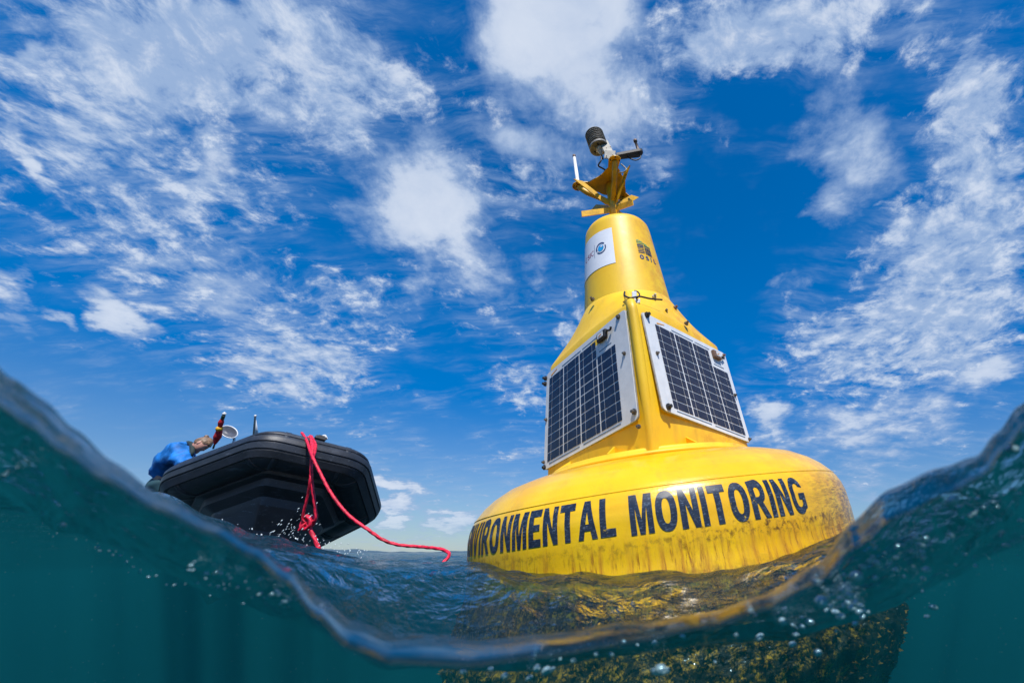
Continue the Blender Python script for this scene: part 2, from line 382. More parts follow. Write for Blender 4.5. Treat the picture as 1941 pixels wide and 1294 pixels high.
def build_water():
    NA, rings = 900, []
    # azimuths: dense in front
    az = []
    for i in range(NA):
        u = -1+2*i/NA
        az.append(pi*(.62*u+.38*u**3))
    rr = [R0*(1.035**i) for i in range(0, 150)]
    rr = [r for r in rr if r < 60]+[80, 120, 200, 400, 900, 2500, 4000]
    vs, fs = [], []
    # the port: a sphere round the lens, from straight down up to the rim
    NE = 26
    vs.append((0, 0, CAMZ-R0))
    for j in range(1, NE):
        for a in az:
            e0, e1 = -pi/2, Dt(a)-.02
            e = e0+(e1-e0)*(j/(NE-1))
            vs.append((R0*cos(e)*sin(a), R0*cos(e)*cos(a), CAMZ+R0*sin(e)))
    # rounded lip
    for q, (dr, de) in enumerate(((.0025, -.010), (.007, -.002), (.013, .002))):
        for a in az:
            e = Dt(a)+de; r = R0*cos(e)+dr
            vs.append((r*sin(a), r*cos(a), CAMZ+R0*sin(e)))
    nr = NE-1+3
    for r in rr:
        if r < R0*1.08: continue
        for a in az:
            vs.append((r*sin(a), r*cos(a), surf(a, r)))
        nr += 1
    for a in az: vs.append((4000*sin(a), 4000*cos(a), -14))
    nr += 1
    for i in range(NA): fs.append((0, 1+i, 1+(i+1) % NA))
    for j in range(nr-1):
        b = 1+j*NA
        for i in range(NA):
            i2 = (i+1) % NA; fs.append((b+i, b+NA+i, b+NA+i2, b+i2))
    vs.append((0, 0, -14)); b = 1+(nr-1)*NA
    for i in range(NA): fs.append((b+i, len(vs)-1, b+(i+1) % NA))
    m, t = newmat('sea_water')
    o = t.node('ShaderNodeTexCoord').outputs['Object']
    geo = t.node('ShaderNodeNewGeometry')
    n1 = t.noise(t.scale(o, 1, 1.2, .6), 9, 5, .55, .6); n2 = t.noise(t.scale(o, 1, 1.3, .6), 34, 4, .55, .3)
    dist = t.v('LENGTH', o, out='Value')
    fade = t.ss(dist, R0*1.02, .6)
    h = t.m('MULTIPLY', t.m('ADD', n1, t.m('MULTIPLY', n2, .22)), fade)
    bp = t.node('ShaderNodeBump', {'Height': h, 'Strength': .9, 'Distance': .06})
    fr = t.node('ShaderNodeFresnel', {'IOR': 1.42, 'Normal': bp.outputs[0]})
    gl = t.node('ShaderNodeBsdfGlossy', {'Color': (1, 1, 1, 1), 'Roughness': .03, 'Normal': bp.outputs[0]})
    port = t.ss(t.v('LENGTH', t.v('SUBTRACT', o, (0, 0, CAMZ)), out='Value'), .3505, .358)   # the coated glass of the port neither mirrors nor tints
    tr = t.node('ShaderNodeBsdfTransparent', {'Color': t.mix(port, (1, 1, 1), (.42, .62, .72))})
    mx = t.node('ShaderNodeMixShader', {0: t.m('MULTIPLY', fr.outputs[0], port), 1: tr.outputs[0], 2: gl.outputs[0]})
    t.l.new(mx.outputs[0], t.out.inputs[0])
    sc = t.node('ShaderNodeVolumeScatter', {'Color': (.03, .36, .39, 1), 'Density': .195, 'Anisotropy': .1})
    ab = t.node('ShaderNodeVolumeAbsorption', {'Color': (.30, .62, .65, 1), 'Density': .42})
    ad = t.node('ShaderNodeAddShader', {0: sc.outputs[0], 1: ab.outputs[0]})
    t.l.new(ad.outputs[0], t.out.inputs[1])
    ob = mesh('water', vs, fs, m, smooth=True); ob['kind'] = 'structure'
    return ob
build_water()
vs, fs = lathe([(0.01, 0), (4200, 0), (4200, -2), (.01, -2)], 48)
m_, t_ = newmat('sand'); o_ = t_.node('ShaderNodeTexCoord').outputs['Object']
princ(t_, t_.mix(t_.noise(o_, .8, 5, .6), (.16, .14, .09), (.26, .22, .15)), .9)
sb = mesh('seabed', [(x, y, z-13.4) for x, y, z in vs], fs, m_); sb['kind'] = 'structure'
# far coast low on the horizon
vs, fs = [], []
NH = 240
for j in range(3):
    for i in range(NH):
        a = -1.25+2.5*i/(NH-1); r = 3000+j*300
        h = 0 if j != 1 else 14+18*noise.noise(Vector((i*.07, 3, 0)))+12*noise.noise(Vector((i*.4, 8, 0)))
        vs.append((r*sin(a), r*cos(a), -1+max(6, h) if j == 1 else -2))
for j in range(2):
    for i in range(NH-1): fs.append((j*NH+i, j*NH+i+1, (j+1)*NH+i+1, (j+1)*NH+i))
hl = mesh('hills', vs, fs, simple('far_coast', (.05, .10, .14), .9, 0, .2, .01), smooth=True); hl['kind'] = 'structure'

# ------------------------------------------------------------------ the buoy
BM = (Matrix.Rotation(.038, 3, 'X') @ Matrix.Rotation(-.128, 3, 'Y'))
buoy = thing('navigation_buoy', 'large yellow environmental monitoring buoy with solar panels floating in the sea', 'buoy')
buoy.matrix_world = Matrix.Translation((.197, 3.231, CAMZ)) @ BM.to_4x4()
FP = [(.0, .545), (.70, .54), (.80, .532), (.92, .515), (1.02, .482), (1.10, .436), (1.155, .392), (1.196, .345), (1.220, .308), (1.236, .27), (1.246, .22), (1.247, .12), (1.243, .03), (1.25, -.05), (1.27, -.12),
      (1.30, -.22), (1.345, -.33), (1.355, -.38), (1.31, -.48), (1.16, -.68), (.92, -.88), (.72, -1.02), (.5, -1.2), (0, -1.25)]
def prof_r(z):
    for (r0, z0), (r1, z1) in zip(FP[2:], FP[3:]):
        if z1 <= z <= z0: return r0+(r1-r0)*(z0-z)/(z0-z1)
    return 1.24
fp = []
for (r0, z0), (r1, z1) in zip(FP, FP[1:]):
    n = 14 if z0 < -.04 else 4
    for k in range(n): fp.append((r0+(r1-r0)*k/n, z0+(z1-z0)*k/n))
fp.append(FP[-1])
fp[0] = (.002, .545); fp[-1] = (.002, -1.25)
vs, fs = lathe(fp, 360)
v2 = []
for x, y, z in vs:
    if z < -.08:
        k = min(1, (-.08-z)/.15); n = noise.fractal(Vector((x*11, y*11, z*11)), .7, 2.1, 4); d = 1+k*.016*n
        v2.append((x*d, y*d, z+k*.012*noise.noise(Vector((x*17, y*17, z*17)))))
    else: v2.append((x, y, z))
mesh('float_hull', v2, fs, M_float, buoy, True)
# moulding seam above the lettering
def ringband(r0, z0, r1, z1, th=.004):
    return lathe([(r0, z0), (r0+th, z0), (r1+th, z1), (r1, z1), (r0, z0)], 192)
vs, fs = lathe([(1.205, .334), (1.2100, .331), (1.2122, .327), (1.210, .323)], 240)
mesh('moulding_seam', vs, fs, M_float, buoy, True)
vs, fs = lathe([(.60, .592), (.708, .592), (.717, .586), (.719, .572), (.742, .566), (.748, .558), (.747, .546), (.73, .538), (.60, .538)], 192)
mesh('base_flange', vs, fs, M_yel, buoy, True)
for k in range(8):
    a = R(-90+22+45*k)
    c = Vector((cos(a), sin(a), 0)); s_ = Vector((-sin(a), cos(a), 0))
    vs = [c*.60+s_*.005, c*.672+s_*.005, c*.60+s_*.005, c*.60-s_*.005, c*.672-s_*.005, c*.60-s_*.005]
    vs = [c*.58+s_*.006+Vector((0, 0, .60)), c*.712+s_*.006+Vector((0, 0, .592)), c*.58+s_*.006+Vector((0, 0, .66)),
          c*.58-s_*.006+Vector((0, 0, .60)), c*.712-s_*.006+Vector((0, 0, .592)), c*.58-s_*.006+Vector((0, 0, .66))]
    mesh('gusset', vs, [(0, 1, 2), (3, 5, 4), (0, 3, 4, 1), (1, 4, 5, 2), (2, 5, 3, 0)], M_yel, buoy)
# housing: square base that closes over to the round tower
YAW = -.013
def sq(theta, hf, hs, hb):
    """radius of a rhombic section with rounded corners; corners at -90 (front), 0, 180, 90 deg"""
    t = theta-YAW
    cx = hs if cos(t) > 0 else hs; cy = hf if sin(t) < 0 else hb
    e = 1.07
    return 1/((abs(cos(t))/cx)**e+(abs(sin(t))/cy)**e)**(1/e)
NS = 256
secs = []   # (z function, radius function)
def sec(zf, zs, hf, hs, hb=None, circ=None, k=1.):
    row = []
    for i in range(NS):
        th = 2*pi*i/NS
        r = sq(th, hf, hs, hb or hf)
        if circ: r = r*(1-k)+circ*k
        s_ = abs(sin(th-YAW)); z = zs+(zf-zs)*s_**1.3
        row.append((r*cos(th), r*sin(th), z))
    secs.append(row)
sec(.560, .560, .742, .755)
sec(.582, .582, .745, .758)
sec(.82, .82, .770, .747)
sec(1.15, 1.12, .780, .726)
sec(1.42, 1.35, .788, .709)
sec(1.46, 1.385, .782, .703)
sec(1.536, 1.455, .770, .695)
sec(1.552, 1.472, .756, .684)
sec(1.60, 1.515, .69, .648, circ=.66, k=.05)
sec(1.72, 1.66, .56, .54, circ=.52, k=.45)
sec(1.81, 1.79, .46, .45, circ=.43, k=.85)
sec(1.855, 1.85, .40, .40, circ=.392, k=1)
sec(1.87, 1.87, .38, .38, circ=.383, k=1)
vs, fs = [], []
for row in secs: vs += row
for j in range(len(secs)-1):
    for i in range(NS):
        i2 = (i+1) % NS; fs.append((j*NS+i, j*NS+i2, (j+1)*NS+i2, (j+1)*NS+i))
hs_ = mesh('housing', vs, fs, M_yel, buoy, True)
cp = [(.378, 1.85), (.3755, 1.90), (.307, 2.66), (.300, 2.70), (.283, 2.73), (.252, 2.75), (.20, 2.762), (.12, 2.768), (.002, 2.77)]
vs, fs = lathe(cp, 128); mesh('tower', vs, fs, M_yel, buoy, True)
# front ridge tube
vs, fs = tube(smoothpath([(-.01, -.700, .57), (-.01, -.722, .75), (-.01, -.744, 1.0), (-.01, -.762, 1.42), (-.012, -.748, 1.53), (-.015, -.665, 1.62), (-.018, -.60, 1.70)], 6), .034, 16)
mesh('ridge_tube', vs, fs, M_yel, buoy, True)
# white float block and cable tie at the ridge top
def P3(px, py, y):   # a point in the buoy's own frame on the plane y = const
    o = BM.transposed() @ Vector((-.197, -3.231, 0)); d = BM.transposed() @ pray(px, py)
    t = (y-o.y)/d.y; return o+d*t
c0 = P3(1203, 566, -.70)
vs, fs = join(box(c0+Vector((0, 0, .02)), (.017, 0, 0), (0, .012, 0), (.004, 0, .035)), box(c0+Vector((.012, -.004, -.03)), (.022, 0, 0), (0, .014, 0), (.004, 0, .018)), box(c0+Vector((.014, 0, -.065)), (.010, 0, 0), (0, .010, 0), (0, 0, .03)))
bevel(mesh('cable_clamp', vs, fs, M_white, buoy), .006)
pts = [P3(1184, 553, -.69), P3(1184, 560, -.73), P3(1193, 564, -.75), P3(1205, 563, -.74), P3(1214, 562, -.70), P3(1233, 566, -.63), P3(1255, 568, -.56)]
vs, fs = tube(smoothpath(pts), .0065, 8); mesh('cable_tie', vs, fs, M_cable, buoy, True)
pts = [P3(1203, 551, -.66), P3(1210, 554, -.68), P3(1212, 560, -.70), P3(1206, 566, -.73)]
vs, fs = tube(smoothpath(pts), .0055, 8); mesh('cable_tie', vs, fs, M_cable, buoy, True)
def bolt(p, n, mat=M_bolt, r=.014, h=.02):
    n = Vector(n).normalized(); vs, fs = tube([p-n*.004, p+n*h*.35, p+n*h*.36, p+n*h], [r*1.35, r*1.35, r*.85, r*.7], 10)
    return mesh('bolt', vs, fs, mat, buoy)
# ---- solar panels
def face_point(sgn, u, z):
    """u 0..1 along the face from the side corner to the front corner"""
    k = (z-.582)/.96
    hf = .763+(.790-.763)*k; hsd = .763+(.699-.763)*k*1.08
    f = Vector((0, -hf, z)); s_ = Vector((sgn*hsd, 0, z))
    v = s_.lerp(f, u); c, s = cos(YAW), sin(YAW)
    return Vector((v.x*c-v.y*s, v.x*s+v.y*c, z))
def panel(sgn, corners, cellmat, lab):
    # corners: tl, tr, br, bl seen from outside, pushed out to stand off the housing
    tl, tr, br, bl = [Vector(c) for c in corners]
    n = ((tr-bl).cross(tl-br)).normalized()
    if n.dot(Vector((0, -1, 0))) < 0: n = -n
    ce = (tl+tr+br+bl)/4
    def pt(u, v, d=0):   # u right, v down
        return tl.lerp(tr, u).lerp(bl.lerp(br, u), v)+n*d
    p = bpy.data.objects.new('solar_panel', None); COL.objects.link(p); p.parent = buoy; p['label'] = lab
    TH = .012
    N = 12; vs, fs = [], []
    # board with rounded corners
    outline = []
    rc = .035
    for cx, cy, a0 in ((1-rc, rc, -90), (1-rc, 1-rc, 0), (rc, 1-rc, 90), (rc, rc, 180)):
        for k in range(5):
            a = R(a0+90*k/4); outline.append((cx+rc*cos(a), cy+rc*sin(a)))
    for d in (.0, TH): vs += [pt(u, v, d) for u, v in outline]
    L = len(outline)
    fs = [tuple(range(L)), tuple(range(2*L-1, L-1, -1))]+[(i, (i+1) % L, L+(i+1) % L, L+i) for i in range(L)]
    mesh('backing_board', vs, fs, M_white, p)
    # sealant lip
    vs, fs = tube([pt(u, v, .002) for u, v in outline+outline[:2]], .006, 6, False); mesh('edge_seal', vs, fs, M_brown if 0 else M_grey, p, True)
    U0, U1, V0, V1 = .040, .875, .075, .945
    if sgn > 0: U0, U1 = .105, .955
    cw = (U1-U0)/4; ch = (V1-V0)/10
    for c in range(4):
        for r in range(10):
            if c == 3 and r < 2: continue
            a0, a1 = U0+c*cw, U0+(c+1)*cw; b0, b1 = V0+r*ch, V0+(r+1)*ch
            g = cw*.034; gv = ch*.066; gb = cw*.028
            xs = [(a0+g, a0+cw*.24-gb/2), (a0+cw*.24+gb/2, a0+cw*.76-gb/2), (a0+cw*.76+gb/2, a1-g)]
            vs, fs = [], []
            for x0, x1 in xs:
                q = [pt(x0, b0+gv, TH+.0005), pt(x1, b0+gv, TH+.0005), pt(x1, b1-gv, TH+.0005), pt(x0, b1-gv, TH+.0005)]
                q2 = [v+n*.002 for v in q]; b = len(vs); vs += q+q2
                fs += [(b, b+1, b+5, b+4), (b+1, b+2, b+6, b+5), (b+2, b+3, b+7, b+6), (b+3, b, b+4, b+7), (b+4, b+5, b+6, b+7)]
            mesh('solar_cell', vs, fs, cellmat, p)
    # printed conductor lines along the margins
    def strip(u0, v0, u1, v1, hw=.004, mat=M_line, nm='conductor_line'):
        q = [pt(u0, v0-hw, TH+.0006), pt(u1, v1-hw, TH+.0006), pt(u1, v1+hw, TH+.0006), pt(u0, v0+hw, TH+.0006)]
        q2 = [v+n*.0015 for v in q]
        mesh(nm, q+q2, [(4, 5, 6, 7), (0, 1, 5, 4), (1, 2, 6, 5), (2, 3, 7, 6), (3, 0, 4, 7)], mat, p)
    strip(U0+.03, .963, U0+cw*1.9, .963); strip(U0+cw*2.1, .963, U0+cw*3.9, .963)
    strip(U0+cw*.9, .052, U0+cw*2.1, .052); strip(U0+cw*2.2, .052, U0+cw*3.1, .052, .003)
    strip(U0+cw*3.15, V0+ch*1.6, U0+cw*3.8, V0+ch*1.6)
    # small orange swoosh mark
    for k in range(3): strip(U0+.03+.028*k, .058-.008*k, U0+.055+.03*k, .050-.008*k, .007-.0015*k, M_orange, 'brand_mark')
    # junction box with cable
    jc = pt(U0+cw*3.42, V0+ch*.25, TH+.014); X = (pt(.6, .2)-pt(.5, .2)).normalized(); Y = (pt(.5, .3)-pt(.5, .2)).normalized()
    vs, fs = box(jc, X*.05, Y*.032, n*.014)
    jb = bevel(mesh('junction_box', vs, fs, M_black if sgn < 0 else M_brown, p), .008)
    vs, fs = box(jc+n*.0155-Y*.003+X*(.008 if sgn > 0 else -.004), X*.030, Y*.018, n*.002); lb = bevel(mesh('box_label', vs, fs, M_white, jb), .002)
    for k in range(3):
        vs, fs = box(jc+n*.0185+X*(-.012+.009*k)-Y*(-.002+.003*k), X*.006, Y*.0025, n*.001); mesh('label_mark', vs, fs, M_orange, jb)
    e = jc+X*.05
    vs, fs = tube(smoothpath([e, e+X*.02+n*.01, e+X*.04+Y*.002, e+X*.055-Y*.012+n*.004]), .008, 8); mesh('panel_cable', vs, fs, M_cable, p, True)
    return pt, n
ptL, nL = panel(-1, [(-.708, -.030, 1.385), (-.052, -.742, 1.508), (-.063, -.746, .755), (-.772, .015, .650)], M_cellL, 'blue solar panel on the left face of the buoy, black junction box at its top right')
ptR, nR = panel(1, [(.042, -.752, 1.468), (.722, -.040, 1.375), (.772, -.005, .650), (.082, -.726, .797)], M_cellR, 'greyish solar panel on the right face of the buoy, brown junction box at its top right')
for (u, v, m) in ((.93, .03, M_bolt), (-.012, .04, M_black), (-.015, .10, M_black), (.98, .93, M_bolt), (.0, .92, M_bolt), (.01, .975, M_black), (.95, .40, M_bolt), (.015, .5, M_bolt), (1.0, 1.06, M_bolt)):
    bolt(ptL(u, v, .012), nL, m, .014 if m != M_bolt or v in (.03, .93) else .010, .03 if v in (.93, .04, .10) else .02)
for (u, v, m) in ((.04, .02, M_black), (.05, .955, M_black), (.97, .035, M_brown), (.985, .97, M_bolt), (.06, .42, M_bolt), (.965, .5, M_bolt)):
    bolt(ptR(u, v, .012), nR, m, .016 if v in (.02, .955) else .010, .03 if v in (.02, .955) else .02)
for px, py, y, m in ((1124, 568, -.33, M_bolt), (1240, 563, -.42, M_alu), (1261, 592, -.42, M_bolt), (1300, 614, -.38, M_bolt), (1279, 584, -.26, M_brown)):
    p = P3(px, py, y); rr_ = hypot(p.x, p.y); bolt(p, (p.x/rr_, p.y/rr_, .5), m, .013, .03)
# ---- markings that follow the round tower and float
def arc(cx, cy, rx, ry, a0, a1, n=14, p=1.):
    out = []
    for k in range(n+1):
        a = R(a0+(a1-a0)*k/n); c, s_ = cos(a), sin(a)
        out.append((cx+rx*math.copysign(abs(c)**p, c), cy+ry*math.copysign(abs(s_)**p, s_)))
    return out
GL_ = {
 'E': [[(0, 0), (1, 0), (1, .20), (.42, .20), (.42, .42), (.93, .42), (.93, .59), (.42, .59), (.42, .80), (1, .80), (1, 1), (0, 1)]],
 'N': [[(0, 0), (.33, 0), (.33, .60), (.70, 0), (1, 0), (1, 1), (.68, 1), (.68, .40), (.30, 1), (0, 1)]],
 'V': [[(.34, 0), (.66, 0), (1, 1), (.70, 1), (.5, .30), (.30, 1), (0, 1)]],
 'I': [[(0, 0), (1, 0), (1, 1), (0, 1)]],
 'M': [[(0, 0), (.25, 0), (.25, .68), (.39, 0), (.61, 0), (.75, .68), (.75, 0), (1, 0), (1, 1), (.66, 1), (.5, .36), (.34, 1), (0, 1)]],
 'T': [[(.32, 0), (.68, 0), (.68, .80), (1, .80), (1, 1), (0, 1), (0, .80), (.32, .80)]],
 'A': [[(0, 0), (.28, 0), (.35, .22), (.65, .22), (.72, 0), (1, 0), (.66, 1), (.34, 1)], [(.41, .39), (.59, .39), (.5, .72)]],
 'L': [[(0, 0), (1, 0), (1, .20), (.41, .20), (.41, 1), (0, 1)]],
 'O': [arc(.5, .5, .5, .51, 0, 345, 23, .85), arc(.5, .5, .19, .32, 0, 345, 23, .85)],
 'R': [[(0, 0), (.33, 0), (.33, .40), (.40, .40), (.72, 0), (1.04, 0), (.76, .36), (.70, .43)]+arc(.52, .71, .42, .33, -48, 90, 12, .9)+[(0, 1)],
       [(.33, .56), (.46, .56)]+arc(.47, .695, .19, .135, -90, 90, 8)+[(.33, .80)]],
 'G': [[(1, .14), (1, .55), (.54, .55), (.54, .38), (.73, .38), (.73, .24)]+arc(.52, .5, .24, .33, -52, -318, 22, .85)+[(.98, .70)]+arc(.5, .5, .49, .51, 36, 312, 26, .85)],
 'C': [arc(.55, .5, .40, .36, -45, -315, 20)+arc(.5, .5, .52, .5, 40, 320, 22)],
 'S': [[(.02, .22)]+arc(.5, .27, .46, .28, -165, 60, 12)+arc(.48, .74, .26, .13, 250, 110, 8)+arc(.5, .74, .30, .14, 90, 20, 5)+[(.95, .78)]+arc(.48, .74, .44, .27, 20, 215, 12)+arc(.5, .27, .26, .15, 60, -90, 8)+arc(.5, .27, .30, .15, -100, -170, 5)],
}
GL_['S'] = [[(0, .27), (.26, .30), (.34, .18), (.5, .14), (.68, .18), (.72, .28), (.62, .38), (.28, .50), (.08, .62), (.04, .78), (.18, .94), (.48, 1), (.80, .95), (.95, .74), (.70, .72), (.62, .83), (.48, .87), (.34, .83), (.30, .74), (.42, .66), (.76, .54), (.96, .42), (1, .24), (.86, .07), (.5, 0), (.16, .06)]]
def glyph_mesh(ch, size_w, size_h, step=.02):
    bm = bmesh.new()
    for loop in GL_[ch]:
        vs_ = []
        for x, y in loop:
            if vs_ and (vs_[-1].co-Vector((x*size_w, y*size_h, 0))).length < 1e-5: continue
            vs_.append(bm.verts.new((x*size_w, y*size_h, 0)))
        for a_, b_2 in zip(vs_, vs_[1:]+vs_[:1]): bm.edges.new((a_, b_2))
    bmesh.ops.triangle_fill(bm, edges=bm.edges[:], use_beauty=True)
    k = step
    while k < size_w:
        bmesh.ops.bisect_plane(bm, geom=bm.verts[:]+bm.edges[:]+bm.faces[:], plane_co=(k, 0, 0), plane_no=(1, 0, 0)); k += step
    k = step
    while k < size_h:
        bmesh.ops.bisect_plane(bm, geom=bm.verts[:]+bm.edges[:]+bm.faces[:], plane_co=(0, k, 0), plane_no=(0, 1, 0)); k += step
    return bm
def wrap(name, bm, az0, z0, rfun, mat, parent, lift=.0022, sm=True):
    for v in bm.verts:
        z = z0+v.co.y; r = rfun(z)+lift
        a = az0+v.co.x/r; v.co = Vector((r*sin(a), -r*cos(a), z))
    bmesh.ops.triangulate(bm, faces=bm.faces)
    bmesh.ops.recalc_face_normals(bm, faces=bm.faces)
    c = sum((v.co for v in bm.verts), Vector())/len(bm.verts)
    if bm.faces and sum(f.normal.dot(Vector((f.calc_center_median().x, f.calc_center_median().y, 0))) for f in bm.faces) < 0:
        bmesh.ops.reverse_faces(bm, faces=bm.faces)
    me = bpy.data.meshes.new(name); bm.to_mesh(me); bm.free(); return link(name, me, mat, parent, True)
WID = dict(E=.56, N=.62, V=.66, I=.20, R=.64, O=.70, M=.76, T=.60, A=.70, L=.54, G=.70)
def word(txt, a0, a1, z0, h, slope=0.):
    gap = .10; tot = sum(WID[c] for c in txt)+gap*(len(txt)-1)
    sc = (a1-a0)*1.25/tot; a = a0
    for i, c in enumerate(txt):
        bm = glyph_mesh(c, WID[c]*sc, h)
        wrap('letter', bm, a, z0+slope*(a-a0), prof_r, M_letter, buoy)
        a += (WID[c]+gap)*sc/1.25
word('MONITORING', R(-8.6), R(32.3), .137, .165, -.012)
word('ENVIRONMENTAL', R(-66), R(-11.6), .146, .160, 0)
def tr_(z): return .3755+(.307-.3755)*(z-1.90)/(2.66-1.90)
def patch(name, a0, a1, z0, z1, mat, parent, n=24, lift=.002, shear=0., rise=0.):
    bm = bmesh.new(); g = []
    nz = 6
    for j in range(nz+1):
        for i in range(n+1): g.append((i/n, j/nz))
    vsn = []
    for u, v in g:
        z = z0+(z1-z0)*v+rise*u; r = tr_(z)+lift; a = a0+(a1-a0)*u+shear*v
        vsn.append(bm.verts.new((r*sin(a), -r*cos(a), z)))
    for j in range(nz):
        for i in range(n): bm.faces.new((vsn[j*(n+1)+i], vsn[j*(n+1)+i+1], vsn[(j+1)*(n+1)+i+1], vsn[(j+1)*(n+1)+i]))
    me = bpy.data.meshes.new(name); bm.to_mesh(me); bm.free(); o = link(name, me, mat, parent)
    s_ = o.modifiers.new('thick', 'SOLIDIFY'); s_.thickness = .001; s_.offset = 1; return o
lab = patch('white_label', R(-112), R(-10.4), 2.165, 2.555, M_label, buoy, 40)
def discpatch(name, azc, zc, rx, rz, mat, lift, a0=0, a1=360, inner=0., tilt=0, parent=None):
    bm = bmesh.new(); N = 48; o_, i_ = [], []
    for k in range(N+1):
        a = R(a0+(a1-a0)*k/N)
        for rr2, L in ((1, o_), (inner, i_)):
            x, z = rx*rr2*cos(a), rz*rr2*sin(a)
            x, z = x*cos(tilt)-z*sin(tilt), x*sin(tilt)+z*cos(tilt)
            zq = zc+z; r = tr_(zq)+lift; az = azc+x/r
            L.append(bm.verts.new((r*sin(az), -r*cos(az), zq)))
    for k in range(N): bm.faces.new((o_[k], o_[k+1], i_[k+1], i_[k]))
    bmesh.ops.remove_doubles(bm, verts=bm.verts, dist=1e-6)
    me = bpy.data.meshes.new(name); bm.to_mesh(me); bm.free(); o = link(name, me, mat, parent)
    s_ = o.modifiers.new('thick', 'SOLIDIFY'); s_.thickness = .0008; s_.offset = 1; return o
discpatch('logo_ring', R(-30.5), 2.372, .050, .055, M_navy, .0045, 40, 205, .76, 0, lab)
discpatch('logo_ring', R(-30.2), 2.364, .050, .055, M_navy, .0045, 215, 385, .80, 0, lab)
discpatch('logo_eye', R(-30.5), 2.368, .029, .033, M_blue, .0045, 0, 360, .001, 0, lab)
discpatch('logo_glint', R(-29), 2.382, .010, .008, M_white, .0065, 0, 360, .001, 0, lab)
patch('divider_line', R(-42.4), R(-41.9), 2.30, 2.44, M_line, lab, 2, .0045)
for i, c in enumerate('CSIC'):
    a = (-68.5, -60.5, -53.2, -50.2)[i]; wd = (.040, .036, .010, .040)[i]
    wrap('label_letter', glyph_mesh(c, wd, .055, .01), R(a), 2.335, tr_, M_maroon, lab, .0035)
for i, c in enumerate('OSIL'):
    a = (24.5, 34.0, 43.2, 49.5)[i]; wd = (.034, .030, .008, .024)[i]
    wrap('tower_letter', glyph_mesh(c, wd*1.15, .046, .008), R(a), 2.198, tr_, M_navy, buoy, .0025)
# slanted brush strokes of the square emblem: green over navy
random.seed(3)
for k in range(9):
    z = 2.408-.017*k; mat = (M_green, M_green, M_green, M_navy, M_navy, M_navy, M_navy, M_navy, M_navy)[k]
    l = 0 if k < 5 else .03*(k-4); rgt = (.42, .75, 1, 1, 1, 1, 1, 1, 1)[k]
    a0 = R(24+20*0); a1 = R(24+24*rgt)
    for (u0, u1) in ((0, .45), (.50, 1.0)):
        b0 = a0+(a1-a0)*u0; b1 = a0+(a1-a0)*u1
        patch('emblem_stroke', b0, b1, z-.009+.004*random.random(), z-.001, mat, buoy, 6, .0022, 0, -.010 if u0 else .006)
# ---- top fittings
vs, fs = lathe([(.002, 2.76), (.046, 2.762), (.046, 3.345), (.002, 3.345)], 32); mesh('mast', vs, fs, M_steel, buoy, True)
# X-shaped topmark: eight flat arms
HZ = 3.03
for (dx, dy) in ((-.31, -.15), (.17, -.235), (.245, .14), (-.19, .24)):
    for up in (.27, -.15):
        h = Vector((dx, dy, 0)); hn = h.normalized(); s_ = Vector((-hn.y, hn.x, 0))
        a = Vector((0, 0, HZ))+hn*.04+Vector((0, 0, .045 if up > 0 else -.02)); b = Vector((0, 0, HZ))+h+Vector((0, 0, up))
        wz = Vector((0, 0, .032))
        if up > 0: wz = hn*.046
        vs = [a+wz+s_*.005, a-wz+s_*.005, b-wz+s_*.005, b+wz+s_*.005, a+wz-s_*.005, a-wz-s_*.005, b-wz-s_*.005, b+wz-s_*.005]
        mesh('topmark_arm', vs, [(0, 1, 2, 3), (7, 6, 5, 4), (0, 4, 5, 1), (1, 5, 6, 2), (2, 6, 7, 3), (3, 7, 4, 0)], M_steel, buoy)
# trefoil plate
PZ = 3.36
lobes = [Vector((-.32, -.01, PZ)), Vector((.058, -.285, PZ)), Vector((.150, .22, PZ))]
N = 120; out = []
for k in range(N):
    a = 2*pi*k/N; d = Vector((cos(a), sin(a), 0)); r = .155
    for L in lobes:
        l2 = Vector((L.x, L.y, 0)); b = d.dot(l2); disc = b*b-(l2.length_squared-.062**2)
        if disc > 0: r = max(r, b+sqrt(disc))
        # web between lobe and centre
        ang = abs((atan2(l2.y, l2.x)-a+pi) % (2*pi)-pi)
        if ang < 1.0: r = max(r, .155+.10*max(0, 1-ang/.75)**1.5)
    out.append(d*r+Vector((0, 0, PZ)))
vs = out+[p+Vector((0, 0, .008)) for p in out]
mesh('trefoil_plate', vs, [tuple(range(N-1, -1, -1)), tuple(range(N, 2*N))]+[(i, (i+1) % N, N+(i+1) % N, N+i) for i in range(N)], M_steel, buoy)
for L in lobes:
    h = Vector((L.x, L.y, 0)).normalized()
    pts = [h*.03+Vector((0, 0, 3.12)), h*.12+Vector((0, 0, 3.19)), Vector((L.x, L.y, 0))*.75+Vector((0, 0, 3.27)), Vector((L.x, L.y, PZ))]
    vs, fs = tube(smoothpath(pts), .026, 14); mesh('support_arm', vs, fs, M_steel, buoy, True)
    for k in range(3):
        a = atan2(h.y, h.x)+(k-1)*1.3
        vs, fs = tube([(L.x+.044*cos(a), L.y+.044*sin(a), PZ-.012), (L.x+.044*cos(a), L.y+.044*sin(a), PZ+.02)], .006, 8); mesh('plate_bolt', vs, fs, M_bolt, buoy)
# white whip antenna on the left lobe
A0 = lobes[0]+Vector((0, 0, .008))
vs, fs = tube([A0, A0+Vector((0, 0, .05)), A0+Vector((-.001, 0, .051)), A0+Vector((-.012, 0, .40))], [.030, .024, .018, .015], 16)
an = mesh('whip_antenna', vs, fs, M_ant, buoy, True)
vs, fs = tube([A0+Vector((-.012, 0, .401)), A0+Vector((-.013, 0, .425))], .017, 16); mesh('antenna_cap', vs, fs, M_brown, an, True)
